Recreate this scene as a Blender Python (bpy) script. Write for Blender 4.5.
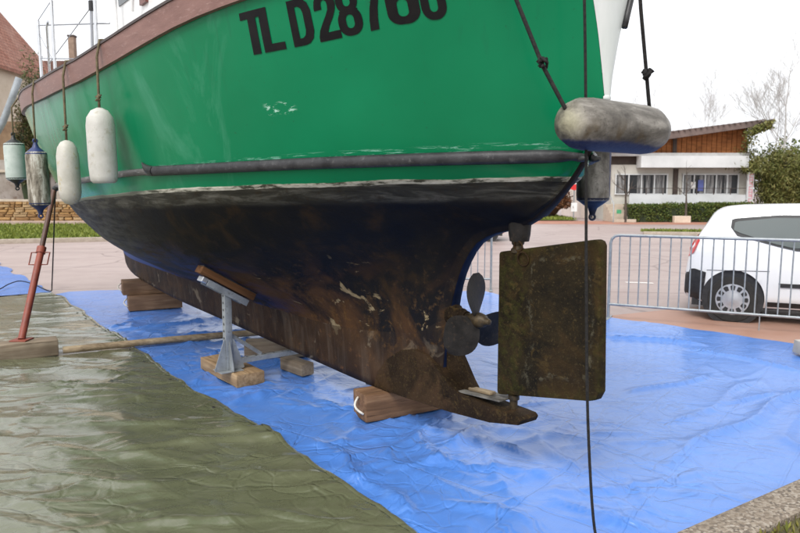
import bpy, bmesh, math, random
import numpy as np
from mathutils import Vector, Matrix, noise as mnoise
R=math.radians; PI=math.pi
random.seed(7); rng=np.random.default_rng(7)
for o in list(bpy.data.objects): bpy.data.objects.remove(o)
scene=bpy.context.scene; COL=scene.collection

# ------------------------------------------------------------------ camera, sky, sun, exposure
CAMH=1.65; FPX=680.0; PITCH=math.atan(76.5/FPX)
cd=bpy.data.cameras.new('camera'); cam=bpy.data.objects.new('camera',cd); COL.objects.link(cam)
cd.sensor_width=23.6; cd.lens=23.6*FPX/800.0; cd.clip_start=.05; cd.clip_end=2000
cd.dof.use_dof=True; cd.dof.focus_distance=4.6; cd.dof.aperture_fstop=2.5
cam.location=(0,0,CAMH); cam.rotation_euler=(PI/2-PITCH,0,0); scene.camera=cam
SUN_EL,SUN_ROT=52,205
w=bpy.data.worlds.new('World'); scene.world=w; w.use_nodes=True
nt=w.node_tree; nt.nodes.clear()
sky=nt.nodes.new('ShaderNodeTexSky'); sky.sky_type='NISHITA'; sky.sun_disc=False
sky.sun_elevation=R(SUN_EL); sky.sun_rotation=R(SUN_ROT); sky.air_density=1.0; sky.dust_density=6.0; sky.ozone_density=1.0
hs=nt.nodes.new('ShaderNodeHueSaturation'); hs.inputs['Saturation'].default_value=.12
mx=nt.nodes.new('ShaderNodeMix'); mx.data_type='RGBA'; mx.inputs[0].default_value=.55
bgn=nt.nodes.new('ShaderNodeBackground'); bgn.inputs[1].default_value=.10
wo=nt.nodes.new('ShaderNodeOutputWorld')
nt.links.new(sky.outputs[0],hs.inputs['Color']); nt.links.new(hs.outputs[0],mx.inputs[6])
mx.inputs[7].default_value=(9.4,9.6,10.0,1)          # the even white of the cloud cover
nt.links.new(mx.outputs[2],bgn.inputs[0]); nt.links.new(bgn.outputs[0],wo.inputs[0])
sl=bpy.data.lights.new('sun','SUN'); sl.energy=1.0; sl.angle=R(20); sl.color=(1,.97,.92)
so=bpy.data.objects.new('sun',sl); COL.objects.link(so)
so.rotation_euler=(R(90-SUN_EL),0,R(180-SUN_ROT))
vs=scene.view_settings; vs.view_transform='Standard'; vs.look='None'; vs.gamma=1; vs.use_curve_mapping=False
vs.exposure=0.95

# ------------------------------------------------------------------ small helpers
def at(px,py,Y):
    """point at distance Y north of the camera seen at photo position (px,py): used to survey the far buildings"""
    c,s=math.cos(PITCH),math.sin(PITCH); x=(px-400)/FPX; v=-(py-266.5)/FPX
    r=(x,c+v*s,-s+v*c); return Vector((x/r[1]*Y,Y,CAMH+r[2]/r[1]*Y))
def tag(o,label=None,cat=None,group=None,kind=None):
    if label: o['label']=label
    if cat: o['category']=cat
    if group: o['group']=group
    if kind: o['kind']=kind
    return o
def empty(name,label,cat,loc=(0,0,0),rz=0,group=None):
    o=bpy.data.objects.new(name,None); COL.objects.link(o); o.location=loc; o.rotation_euler=(0,0,rz)
    return tag(o,label,cat,group)
def add(name,me,mat,parent=None):
    o=bpy.data.objects.new(name,me); COL.objects.link(o)
    if mat is not None:
        for m in (mat if isinstance(mat,(list,tuple)) else [mat]): me.materials.append(m)
    if parent: o.parent=parent
    return o
def copy_tree(o,parent=None):
    c=o.copy(); COL.objects.link(c); c.parent=parent
    for ch in list(o.children): copy_tree(ch,c)
    return c
class MB:
    def __init__(s): s.v=[]; s.f=[]; s.mi=[]; s.cur=0
    def raw(s,vs_,fs):
        b=len(s.v); s.v+= [tuple(p) for p in vs_]; s.f+= [tuple(i+b for i in f) for f in fs]; s.mi+=[s.cur]*len(fs); return s
    def box(s,c,sz,rot=None,bev=0):
        bm=bmesh.new(); bmesh.ops.create_cube(bm,size=1)
        for v in bm.verts: v.co=Vector((v.co.x*sz[0],v.co.y*sz[1],v.co.z*sz[2]))
        if bev: bmesh.ops.bevel(bm,geom=list(bm.edges),offset=bev,segments=2,profile=.6,affect='EDGES')
        m=Matrix.Translation(Vector(c))
        if rot is not None: m=m@(rot.to_matrix().to_4x4() if hasattr(rot,'to_matrix') else rot)
        bm.transform(m); bm.verts.index_update()
        s.raw([v.co[:] for v in bm.verts],[[v.index for v in f.verts] for f in bm.faces]); bm.free(); return s
    def tube(s,path,r,n=8,cap=True,sq=None):
        P=[Vector(p) for p in path]; rr=r if isinstance(r,(list,tuple)) else [r]*len(P); b=len(s.v); up=None
        for i,p in enumerate(P):
            t=(P[min(i+1,len(P)-1)]-P[max(i-1,0)]); t=t.normalized() if t.length>1e-9 else Vector((0,0,1))
            if up is None: up=Vector((0,0,1)) if abs(t.z)<.95 else Vector((1,0,0))
            a=t.cross(up); a=a.normalized() if a.length>1e-6 else t.orthogonal().normalized(); q=a.cross(t).normalized(); up=q
            for k in range(n):
                an=2*PI*k/n; s.v.append(tuple(p+(a*math.cos(an)*(sq or 1)+q*math.sin(an))*rr[i]))
        for i in range(len(P)-1):
            for k in range(n):
                k2=(k+1)%n; s.f.append((b+i*n+k,b+i*n+k2,b+(i+1)*n+k2,b+(i+1)*n+k)); s.mi.append(s.cur)
        if cap:
            s.f.append(tuple(b+k for k in range(n))[::-1]); s.f.append(tuple(b+(len(P)-1)*n+k for k in range(n))); s.mi+=[s.cur]*2
        return s
    def lathe(s,prof,n=24,m=None):
        """prof: (radius, height) pairs about z"""
        b=len(s.v); m=m or Matrix()
        for r,h in prof:
            for k in range(n):
                a=2*PI*k/n; s.v.append(tuple(m@Vector((r*math.cos(a),r*math.sin(a),h))))
        for i in range(len(prof)-1):
            for k in range(n):
                k2=(k+1)%n; s.f.append((b+i*n+k,b+i*n+k2,b+(i+1)*n+k2,b+(i+1)*n+k)); s.mi.append(s.cur)
        if prof[0][0]>1e-4: s.f.append(tuple(b+k for k in range(n))[::-1]); s.mi.append(s.cur)
        if prof[-1][0]>1e-4: s.f.append(tuple(b+(len(prof)-1)*n+k for k in range(n))); s.mi.append(s.cur)
        return s
    def prism(s,poly,y0,y1,m=None,bev=0):
        """polygon in (x,z), extruded from y0 to y1"""
        bm=bmesh.new(); a=[bm.verts.new((p[0],y0,p[1])) for p in poly]; f=bm.faces.new(a)
        r=bmesh.ops.extrude_face_region(bm,geom=[f]); 
        for g in r['geom']:
            if isinstance(g,bmesh.types.BMVert): g.co.y=y1
        bmesh.ops.recalc_face_normals(bm,faces=bm.faces)
        if bev: bmesh.ops.bevel(bm,geom=list(bm.edges),offset=bev,segments=2,profile=.6,affect='EDGES')
        if m is not None: bm.transform(m)
        bm.verts.index_update(); s.raw([v.co[:] for v in bm.verts],[[v.index for v in f.verts] for f in bm.faces]); bm.free(); return s
    def build(s,name,mat,parent=None,smooth=0,fix=True):
        me=bpy.data.meshes.new(name); me.from_pydata(s.v,[],s.f); me.update()
        if fix:
            bm=bmesh.new(); bm.from_mesh(me); bmesh.ops.recalc_face_normals(bm,faces=bm.faces); bm.to_mesh(me); bm.free()
        o=add(name,me,mat,parent)
        if any(s.mi): me.polygons.foreach_set('material_index',s.mi)
        if smooth:
            me.polygons.foreach_set('use_smooth',[True]*len(me.polygons))
            if smooth<180: me.set_sharp_from_angle(angle=R(smooth))
        return o
def pin(us,vs_):
    us=np.array(us,float); vs_=np.array(vs_,float); h=np.diff(us); dl=np.diff(vs_)/h; m=np.zeros(len(us)); m[0]=dl[0]; m[-1]=dl[-1]
    for i in range(1,len(us)-1):
        if dl[i-1]*dl[i]>0:
            a,b=2*h[i]+h[i-1],h[i]+2*h[i-1]; m[i]=(a+b)/(a/dl[i-1]+b/dl[i])
    def f(x):
        x=min(max(x,us[0]),us[-1]); i=int(min(max(np.searchsorted(us,x)-1,0),len(h)-1)); t=(x-us[i])/h[i]
        return float(vs_[i]*(1+2*t)*(1-t)**2+h[i]*m[i]*t*(1-t)**2+vs_[i+1]*t*t*(3-2*t)+h[i]*m[i+1]*t*t*(t-1))
    return f
def T(*prs): return pin([p[0] for p in prs],[p[1] for p in prs])

# ------------------------------------------------------------------ materials
class NT:
    def __init__(s,name):
        s.m=bpy.data.materials.new(name); s.m.use_nodes=True; s.t=s.m.node_tree; s.b=s.t.nodes['Principled BSDF']; s.tc=None; s.out=s.t.nodes['Material Output']
    def n(s,ty,**k):
        x=s.t.nodes.new(ty)
        for a,b in k.items(): setattr(x,a,b)
        return x
    def put(s,sock,v):
        if v is None: return
        if hasattr(v,'is_output') or isinstance(v,bpy.types.NodeSocket): s.t.links.new(v,sock)
        else:
            if sock.type=='RGBA' and len(v)==3: v=(*v,1)
            sock.default_value=v
    def co(s,which='Object',scale=(1,1,1),rot=(0,0,0)):
        if s.tc is None: s.tc=s.n('ShaderNodeTexCoord')
        mp=s.n('ShaderNodeMapping'); mp.inputs['Scale'].default_value=scale; mp.inputs['Rotation'].default_value=rot
        s.t.links.new(s.tc.outputs[which],mp.inputs[0]); return mp.outputs[0]
    def noise(s,vec,scale,detail=5,rough=.55,dist=0,ty='FBM'):
        x=s.n('ShaderNodeTexNoise'); x.noise_type=ty; s.put(x.inputs['Vector'],vec); x.inputs['Scale'].default_value=scale; x.inputs['Detail'].default_value=detail
        x.inputs['Roughness'].default_value=rough; x.inputs['Distortion'].default_value=dist; return x.outputs[0]
    def vor(s,vec,scale,feature='F1',out=0):
        x=s.n('ShaderNodeTexVoronoi'); x.feature=feature; s.put(x.inputs['Vector'],vec); x.inputs['Scale'].default_value=scale; return x.outputs[out]
    def ramp(s,fac,*stops):
        x=s.n('ShaderNodeValToRGB'); s.put(x.inputs[0],fac); e=x.color_ramp.elements
        while len(e)<len(stops): e.new(.5)
        for i,(p,c) in enumerate(stops):
            e[i].position=p; e[i].color=(c,c,c,1) if isinstance(c,(int,float)) else (*c,1)
        return x.outputs[0]
    def step(s,x,a,b):
        """smooth 0..1 between a and b"""
        k=s.n('ShaderNodeMapRange'); k.interpolation_type='SMOOTHSTEP'; s.put(k.inputs[0],x); k.inputs[1].default_value=a; k.inputs[2].default_value=b; return k.outputs[0]
    def mix(s,f,a,b,mode='MIX'):
        x=s.n('ShaderNodeMix'); x.data_type='RGBA'; x.blend_type=mode; s.put(x.inputs[0],f); s.put(x.inputs[6],a); s.put(x.inputs[7],b); return x.outputs[2]
    def math(s,op,a,b=0.0):
        x=s.n('ShaderNodeMath'); x.operation=op; s.put(x.inputs[0],a); s.put(x.inputs[1],b); return x.outputs[0]
    def sep(s,v):
        x=s.n('ShaderNodeSeparateXYZ'); s.put(x.inputs[0],v); return x.outputs
    def bump(s,h,strength=.3,dist=.02,prev=None):
        x=s.n('ShaderNodeBump'); x.inputs['Strength'].default_value=strength; x.inputs['Distance'].default_value=dist; s.put(x.inputs['Height'],h)
        if prev is not None: s.put(x.inputs['Normal'],prev)
        return x.outputs[0]
    def done(s,col,rough=.6,metal=0,norm=None,spec=.5,coat=0):
        s.put(s.b.inputs['Base Color'],col); s.put(s.b.inputs['Roughness'],rough); s.put(s.b.inputs['Metallic'],metal)
        s.put(s.b.inputs['Specular IOR Level'],spec); s.b.inputs['Coat Weight'].default_value=coat
        if norm is not None: s.put(s.b.inputs['Normal'],norm)
        return s.m
def M(name,c1,c2=None,scale=4,rough=.6,bump=0,bscale=None,metal=0,spec=.5,st=(1,1,1),lo=.35,hi=.65,c3=None,dist=.01,coat=0):
    k=NT(name); v=k.co(scale=st); col=c1
    f=k.noise(v,scale,7,.6)
    if c2 is not None: col=k.ramp(f,(lo,c1),(hi,c2))
    if c3 is not None: col=k.mix(k.ramp(k.noise(v,scale*3.1,6,.7),(.56,0.),(.70,1.)),col,c3)
    nrm=k.bump(k.noise(v,bscale or scale*4,6,.65),bump,dist) if bump else None
    rr=k.math('ADD',k.math('MULTIPLY',f,.25),rough-.125) if rough>.15 else rough
    return k.done(col,rr,metal,nrm,spec,coat)

m_rope_dark=M('rope_dark',(.009,.009,.010),(.026,.024,.022),60,.85,spec=.2)
m_rope_brown=M('rope_brown',(.07,.055,.03),(.16,.13,.07),50,.9)
m_rope_white=M('rope_white',(.5,.48,.42),(.65,.62,.56),40,.8)
m_wire=M('wire',(.35,.36,.38),None,8,.35,metal=1)
m_black=M('black_rubber',(.012,.012,.013),(.03,.03,.03),20,.45)
m_strake=M('strake_rubber',(.018,.018,.020),(.042,.042,.045),9,.42,.25,60,c3=(.085,.085,.085),spec=.3)
m_strake_old=M('old_strake',(.03,.028,.026),(.11,.10,.095),7,.4,.4,30,st=(.6,4,4),c3=(.4,.4,.4))
m_rail=M('rail_paint',(.17,.085,.07),(.23,.125,.105),5,.5,.15,40,st=(.5,3,3),c3=(.30,.19,.165))
m_railcap=M('rail_cap',(.03,.022,.02),(.07,.05,.045),12,.5)
m_white=M('white_paint',(.72,.73,.72),(.80,.80,.79),3,.35)
m_transom=M('transom_white',(.50,.54,.51),(.68,.70,.68),2.5,.35,st=(1,1,.3),c3=(.40,.46,.42))
m_deck=M('deck_paint',(.5,.5,.47),(.6,.6,.57),4,.6)
m_steel=M('stainless',(.55,.56,.58),(.65,.66,.68),10,.3,metal=.9)
m_galv=M('galvanised',(.25,.27,.285),(.36,.385,.40),9,.5,.15,40,metal=.4,c3=(.19,.195,.19))
m_red_steel=M('red_oxide_steel',(.17,.035,.022),(.26,.06,.035),8,.55,.2,40,c3=(.13,.05,.035))
m_brown_steel=M('brown_steel',(.06,.028,.020),(.115,.050,.034),8,.55,.2,40,c3=(.15,.05,.03))
m_darkglass=NT('shop_glass').done((.02,.022,.024),.25,0,None,.3)
m_glass=NT('window_glass').done((.02,.03,.035),.06,0,None,.7)
m_bronze=M('fouled_bronze',(.008,.007,.0065),(.024,.021,.019),9,.55,.25,40,c3=(.045,.032,.022),spec=.25)
m_brass=M('hub_bronze',(.022,.016,.010),(.085,.058,.026),14,.5,.4,50,metal=.4)
def wood(name,c1,c2,c3,grain=30,bump=.5,rough=.8):
    k=NT(name); v=k.co(scale=(1.1,grain*.55,grain*.55)); g=k.noise(v,1.6,8,.62,.4); b=k.noise(k.co(scale=(1,2,2)),3.2,4,.5)
    c=k.ramp(g,(.32,c1),(.52,c2),(.72,c3)); c=k.mix(k.ramp(b,(.45,0.),(.72,.55)),c,tuple(x*.45 for x in c1))
    cr=k.ramp(k.noise(k.co(scale=(.8,22,22)),2.4,5,.6,.2),(.30,1.),(.36,0.)); c=k.mix(k.math('MULTIPLY',cr,.75),c,tuple(x*.3 for x in c1))
    n=k.bump(k.math('SUBTRACT',g,k.math('MULTIPLY',cr,.5)),bump,.006); return k.done(c,rough,0,n,.3)
m_oak=wood('dark_sleeper',(.10,.052,.026),(.175,.095,.050),(.26,.155,.085))
m_oak2=wood('red_sleeper',(.105,.058,.032),(.18,.105,.06),(.27,.17,.10))
m_grey_wood=wood('grey_timber',(.14,.105,.07),(.22,.17,.12),(.30,.25,.18))
m_new_wood=wood('tan_timber',(.19,.12,.06),(.30,.20,.11),(.40,.29,.17))
m_orange_wood=wood('orange_timber',(.085,.036,.014),(.15,.066,.024),(.22,.105,.042))
m_pole=wood('weathered_pole',(.14,.10,.06),(.25,.19,.12),(.36,.29,.19))

# the painted hull: bands follow the painted waterline (boat's own axes: x forward, y port, z up)
def hull_material(keel=False):
    k=NT('keel_paint' if keel else 'hull_paint'); P=k.co(); x,y,z=k.sep(P)
    wob=k.noise(k.co(scale=(.7,.7,3)),3,5,.6)
    zp=k.math('ADD',k.math('ADD',z,k.math('MULTIPLY',x,.016)),k.math('MULTIPLY',k.math('MULTIPLY',x,x),.004))
    zp=k.math('SUBTRACT',zp,1.708)
    zn=k.math('ADD',zp,k.math('MULTIPLY',k.math('SUBTRACT',wob,.5),.030))
    big=k.noise(P,.9,4,.5); mid=k.noise(P,3.5,8,.62,.3); fine=k.noise(P,16,8,.7); 
    strk=k.noise(k.co(scale=(.55,.55,4)),6,7,.65,.5)
    # green topsides
    green=k.ramp(big,(.3,(.0018,.150,.060)),(.7,(.003,.192,.080)))
    drip=k.noise(k.co(scale=(5,5,.45)),1.6,5,.6)
    fade=k.math('MULTIPLY',k.step(x,1.6,4.6),k.ramp(drip,(.35,.1),(.7,.55)))
    green=k.mix(fade,green,(.06,.27,.165))
    green=k.mix(k.math('MULTIPLY',k.ramp(k.noise(k.co(scale=(1,1,.5)),2.2,6,.6,1.2),(.55,0.),(.75,.35)),k.step(x,.2,2)),green,(.10,.32,.22))
    # scuffs: short horizontal chips
    sc=k.ramp(k.noise(k.co(scale=(3.0,3.0,13)),3.1,6,.75,.6),(.555,0.),(.575,1.))
    loc=k.math('MULTIPLY',k.math('MULTIPLY',k.step(x,.93,.98),k.step(x,1.20,1.13)),k.math('MULTIPLY',k.step(z,2.085,2.11),k.step(z,2.18,2.14)))
    green=k.mix(k.math('MULTIPLY',k.math('MULTIPLY',sc,loc),.8),green,(.45,.72,.6))
    sc2=k.ramp(k.noise(k.co(scale=(2.0,2.0,30)),2.4,6,.75,.3),(.54,0.),(.58,1.)); loc2=k.math('MULTIPLY',k.step(zp,.135,.15),k.step(zp,.185,.165))
    green=k.mix(k.math('MULTIPLY',k.math('MULTIPLY',sc2,loc2),.5),green,(.35,.66,.56))
    run_=k.ramp(k.noise(k.co(scale=(9,9,.25)),1.3,4,.55),(.60,0.),(.70,.30)); green=k.mix(k.math('MULTIPLY',run_,k.step(z,2.1,2.7)),green,(.012,.085,.045))
    spk=k.ramp(k.noise(P,45,3,.6),(.70,0.),(.74,.5)); green=k.mix(spk,green,(.02,.06,.03))
    # underwater paint
    dark=k.ramp(mid,(.32,(.004,.0045,.008)),(.54,(.009,.008,.008)),(.70,(.030,.018,.009)))
    dark=k.mix(k.math('MULTIPLY',k.ramp(k.noise(P,2.1,6,.6,.8),(.44,0.),(.62,1.)),k.step(z,1.30,.75)),dark,(.075,.036,.014))
    dark=k.mix(k.math('MULTIPLY',k.ramp(fine,(.56,0.),(.66,.5)),k.step(z,1.45,.8)),dark,(.11,.062,.026))
    blue=k.math('MULTIPLY',k.ramp(k.noise(k.co(scale=(.5,.5,2.2)),4.5,6,.65,.7),(.47,0.),(.56,1.)),k.math('MULTIPLY',k.step(x,2.0,3.2),k.step(z,1.28,1.0)))
    dark=k.mix(k.math('MULTIPLY',blue,.7),dark,(.016,.030,.12))
    dark=k.mix(k.math('MULTIPLY',k.step(x,5.0,6.2),k.step(zp,-.08,-.16)),dark,(.05,.075,.20))
    grey=k.math('MULTIPLY',k.math('MULTIPLY',k.step(x,2.6,4.4),k.step(z,.85,1.2)),k.ramp(strk,(.38,.1),(.62,.9)))
    dark=k.mix(grey,dark,(.085,.085,.08))
    rust=k.math('MULTIPLY',k.ramp(k.noise(P,7,9,.72,.6),(.53,0.),(.61,1.)),k.math('MULTIPLY',k.step(z,1.15,.55),k.step(x,4.2,1.6)))
    dark=k.mix(k.math('MULTIPLY',rust,.55),dark,k.ramp(k.noise(P,30,5,.7),(.4,(.06,.026,.006)),(.6,(.17,.085,.022))))
    tan=k.math('MULTIPLY',k.ramp(k.noise(k.co(scale=(.8,.8,1.1)),3.3,7,.62,1.0),(.635,0.),(.655,1.)),k.math('MULTIPLY',k.step(z,1.25,1.05),k.step(x,2.9,2.4)))
    dark=k.mix(k.math('MULTIPLY',tan,.9),dark,k.ramp(fine,(.4,(.20,.15,.08)),(.6,(.30,.23,.13))))
    if not keel:
        grn2=green
        boot=k.ramp(strk,(.30,(.014,.013,.010)),(.5,(.040,.038,.030)),(.70,(.13,.125,.105)))
        boot=k.mix(k.ramp(fine,(.54,0.),(.66,.6)),boot,(.035,.024,.012))
        white=k.ramp(k.noise(k.co(scale=(1.2,1.2,6)),4,6,.7),(.42,(.05,.05,.035)),(.50,(.36,.35,.29)),(.62,(.54,.52,.45)))
        white=k.mix(k.step(x,2.3,3.0),white,(.14,.15,.12))
        bl=k.step(zn,-.145,-.085); c=k.mix(bl,dark,boot)
        c=k.mix(k.step(zn,-.022,-.017),c,white); c=k.mix(k.step(zn,.002,.008),c,grn2)
        topm=k.step(zn,-.005,.01); rough=k.math('ADD',k.math('MULTIPLY',topm,-.34),k.math('ADD',.50,k.math('MULTIPLY',mid,.12)))
    else:
        base=k.ramp(mid,(.30,(.014,.008,.0045)),(.5,(.034,.018,.009)),(.70,(.066,.037,.019)))
        vst=k.noise(k.co(scale=(3,3,.35)),4,6,.65,.3)
        base=k.mix(k.ramp(vst,(.48,0.),(.75,.5)),base,(.12,.092,.068))
        base=k.mix(k.ramp(fine,(.58,0.),(.68,.6)),base,(.13,.06,.022))
        base=k.mix(k.ramp(k.noise(P,5,6,.6,.6),(.60,0.),(.66,.7)),base,(.22,.175,.12))
        aft=k.math('MULTIPLY',k.step(x,2.6,1.2),k.step(z,.35,.75))
        c=k.mix(k.math('MULTIPLY',aft,.85),base,dark); rough=k.math('ADD',.55,k.math('MULTIPLY',mid,.15))
        topm=0.0
    h=k.math('ADD',k.math('MULTIPLY',mid,.6),k.math('MULTIPLY',fine,.4))
    if not keel: h=k.math('MULTIPLY',h,k.math('SUBTRACT',1.0,topm))
    n=k.bump(h,.55,.012); n=k.bump(k.noise(P,1.6,3,.45),.22,.04,n)
    return k.done(c,rough,0,n,k.math('ADD',.11,k.math('MULTIPLY',topm,.07)) if not keel else .13)
m_hull=hull_material(); m_keel=hull_material(True)
def fouled(name,c1,c2,c3,edge=None):
    k=NT(name); P=k.co(); a=k.noise(P,5,8,.65,.5); b=k.noise(P,22,8,.7); g=k.noise(P,2.6,6,.6,.8)
    c=k.ramp(a,(.33,c1),(.66,c2)); c=k.mix(k.ramp(g,(.50,0.),(.60,.85)),c,c3); c=k.mix(k.ramp(b,(.58,0.),(.68,.5)),c,(.055,.034,.013))
    if edge:
        x,y,z=k.sep(P)
        u=k.math('ABSOLUTE',k.math('ADD',x,.30)); v_=k.math('ABSOLUTE',k.math('SUBTRACT',z,k.math('ADD',.90,k.math('MULTIPLY',x,-.17))))
        d=k.math('MAXIMUM',k.math('SUBTRACT',u,.295),k.math('SUBTRACT',v_,.455)); d=k.math('ADD',d,k.math('ADD',k.math('MULTIPLY',k.math('SUBTRACT',g,.5),.34),k.math('MULTIPLY',k.math('SUBTRACT',b,.5),.10)))
        c=k.mix(k.math('MULTIPLY',k.step(d,-.03,-.10),k.ramp(a,(.34,.6),(.62,.2))),c,(.009,.008,.0065))
        rim=k.math('MULTIPLY',k.step(d,-.112,-.102),k.step(d,-.080,-.092)); c=k.mix(k.math('MULTIPLY',rim,k.ramp(b,(.48,0.),(.62,.42))),c,(.13,.12,.08))
        c=k.mix(k.math('MULTIPLY',k.step(d,-.08,0.),k.ramp(b,(.44,0.),(.60,.55))),c,(.036,.037,.008))
    c=k.mix(k.ramp(k.noise(P,60,4,.7),(.58,0.),(.68,.55)),c,(.10,.075,.032)); c=k.mix(k.ramp(k.noise(P,13,8,.75,1.),(.56,0.),(.64,.45)),c,(.085,.055,.018))
    h=k.math('ADD',k.math('MULTIPLY',a,.5),k.math('MULTIPLY',b,.5)); return k.done(c,.75,0,k.bump(h,1.0,.018),.1)
m_rudder=fouled('fouled_rudder',(.010,.0075,.0035),(.030,.021,.009),(.042,.025,.009),True)
m_skeg=fouled('fouled_iron',(.009,.0055,.003),(.030,.018,.009),(.048,.027,.013))

# ------------------------------------------------------------------ ground
def tarp_mat(name,c1,c2,c3,rough,fine=1.0,st=(1,1,1),coat=0.0):
    k=NT(name); P=k.co(scale=st); a=k.noise(P,.8,5,.55); b=k.noise(P,9,6,.7)
    c=k.ramp(a,(.35,c1),(.65,c2)); c=k.mix(k.ramp(b,(.55,0.),(.75,.5)),c,c3)
    wv=k.n('ShaderNodeTexNoise'); k.put(wv.inputs['Vector'],P); wv.inputs['Scale'].default_value=1.6; wv.inputs['Detail'].default_value=3
    va=k.n('ShaderNodeVectorMath'); va.operation='MULTIPLY_ADD'; k.put(va.inputs[0],wv.outputs[1]); va.inputs[1].default_value=(.55,.55,0); k.put(va.inputs[2],P)
    W_=va.outputs[0]
    f1=k.vor(W_,1.7,'F1',0); f2=k.vor(W_,4.3,'F1',0); e1=k.step(k.vor(W_,2.4,'DISTANCE_TO_EDGE',0),.0,.05); e2=k.step(k.vor(W_,6.0,'DISTANCE_TO_EDGE',0),.0,.09)
    m_=k.ramp(k.noise(P,.9,3,.5),(.38,.15),(.62,1.))
    n=k.bump(f1,.2*fine,.07); n=k.bump(k.math('MULTIPLY',f2,m_),.5*fine,.045,n); n=k.bump(k.math('MULTIPLY',e1,m_),.6*fine,.012,n); n=k.bump(k.math('MULTIPLY',e2,m_),.5*fine,.008,n)
    n=k.bump(k.noise(P,14,4,.6,.6),.08*fine,.012,n)
    f3=k.vor(W_,11.0,'F1',0); n=k.bump(k.math('MULTIPLY',f3,k.ramp(k.noise(P,.7,2,.5),(.45,0.),(.60,1.))),.5*fine,.022,n)
    def grid(size,mort,warp):
        br=k.n('ShaderNodeTexBrick'); br.offset=0; k.put(br.inputs['Vector'],k.mix(warp,k.co(rot=(0,0,.66)),wv.outputs[1],'ADD')); br.inputs['Scale'].default_value=1
        br.inputs['Brick Width'].default_value=size; br.inputs['Row Height'].default_value=size; br.inputs['Mortar Size'].default_value=mort; br.inputs['Mortar Smooth'].default_value=.6; return br.outputs[1]
    gf=grid(.52,.012,.07); gw=grid(.045,.0022,.02)
    n=k.bump(gf,.45 if st[0]==1 else .12,-.010,n); n=k.bump(gw,.16,.003,n)
    c=k.mix(k.math('MULTIPLY',gw,.10),c,c3); dirt=k.ramp(k.noise(P,5.5,8,.7,.5),(.60,0.),(.72,.28)); c=k.mix(dirt,c,(.16,.15,.12))
    k.b.inputs['Coat Roughness'].default_value=.19 if st[0]==1 else .12
    m=k.done(c,k.math('ADD',rough,k.math('MULTIPLY',b,.12)),0,n,.5,coat); return m
m_blue=tarp_mat('blue_tarpaulin',(.055,.165,.49),(.075,.200,.55),(.12,.26,.61),.34,.95,(1,1,1),.46)
m_green_tarp=tarp_mat('green_tarpaulin',(.088,.096,.052),(.116,.122,.070),(.165,.165,.115),.22,.75,(.75,1.15,1),.75)
def ground_mat():
    k=NT('pink_asphalt'); P=k.co(); a=k.noise(P,.18,5,.55); b=k.noise(P,1.7,6,.6); f=k.noise(P,70,4,.7); st=k.noise(k.co(scale=(.12,1,1)),1.1,4,.6)
    c=k.ramp(a,(.35,(.29,.225,.205)),(.65,(.345,.275,.255))); c=k.mix(k.ramp(b,(.45,0.),(.75,.4)),c,(.25,.19,.175)); c=k.mix(k.ramp(st,(.5,0.),(.75,.5)),c,(.39,.32,.30))
    pt=k.vor(P,.11,'F1',1); c=k.mix(.16,c,k.ramp(k.sep(pt)[0],(0.,(.16,.12,.11)),(1.,(.44,.36,.34))))
    wv=k.n('ShaderNodeTexNoise'); k.put(wv.inputs['Vector'],P); wv.inputs['Scale'].default_value=.8; wv.inputs['Detail'].default_value=6
    W_=k.mix(.5,P,wv.outputs[1],'ADD'); cr=k.step(k.vor(W_,.33,'DISTANCE_TO_EDGE',0),.012,.003); c=k.mix(k.math('MULTIPLY',cr,.55),c,(.12,.09,.08))
    oil=k.ramp(k.noise(P,.75,6,.65),(.62,0.),(.72,.45)); c=k.mix(oil,c,(.15,.12,.115))
    x,y,z=k.sep(P); tr=k.noise(k.co(scale=(.035,1.6,1),rot=(0,0,.12)),1.4,3,.5); c=k.mix(k.ramp(tr,(.56,0.),(.62,.30)),c,(.20,.155,.145))
    c=k.mix(k.ramp(f,(.55,0.),(.75,.5)),c,(.18,.14,.13)); c=k.mix(k.ramp(f,(.28,.4),(.42,0.)),c,(.5,.42,.39))
    return k.done(c,k.math('ADD',.42,k.math('MULTIPLY',b,.25)),0,k.bump(k.math('SUBTRACT',f,cr),.5,.006),.4)
m_ground=ground_mat()
g=MB().raw([(-700,-60,0),(700,-60,0),(700,1200,0),(-700,1200,0)],[(0,1,2,3)]).build('ground',m_ground); tag(g,kind='structure')
m_redway=M('red_paving',(.30,.13,.085),(.36,.18,.125),1.5,.7,.3,60)
def sheet(name,poly,z,mat,kind='structure'):
    o=MB().raw([(p[0],p[1],z) for p in poly],[tuple(range(len(poly)))]).build(name,mat); o['kind']=kind; return o
sheet('red_pavement',[(3.5,33.5),(30,31.0),(40,27),(40,33.6),(10,36.4),(3.5,37)],.004,m_redway)
sheet('red_pavement',[(6.5,10.6),(8.5,8.6),(2.0,6.2),(1.6,8.3)],.004,M('red_asphalt',(.30,.16,.11),(.36,.22,.17),1.2,.6,.3,60))
m_line=M('road_paint',(.62,.58,.55),(.78,.75,.72),6,.6)
for i,(a,b,c,d) in enumerate([(4.05,12.05,.45,.1),(-5.6,14.9,.8,.12),(3.0,12.2,.25,.09)]):
    sheet('road_marking',[(a,b),(a+c,b-.12),(a+c,b-.12+d),(a,b+d)],.006,m_line)
m_soil=M('verge_soil',(.10,.13,.02),(.17,.19,.035),1.1,.95,.6,30,c3=(.07,.075,.02))
m_kerb=M('kerb_concrete',(.30,.25,.20),(.40,.34,.28),6,.85,.5,80,c3=(.22,.17,.13))
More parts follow.
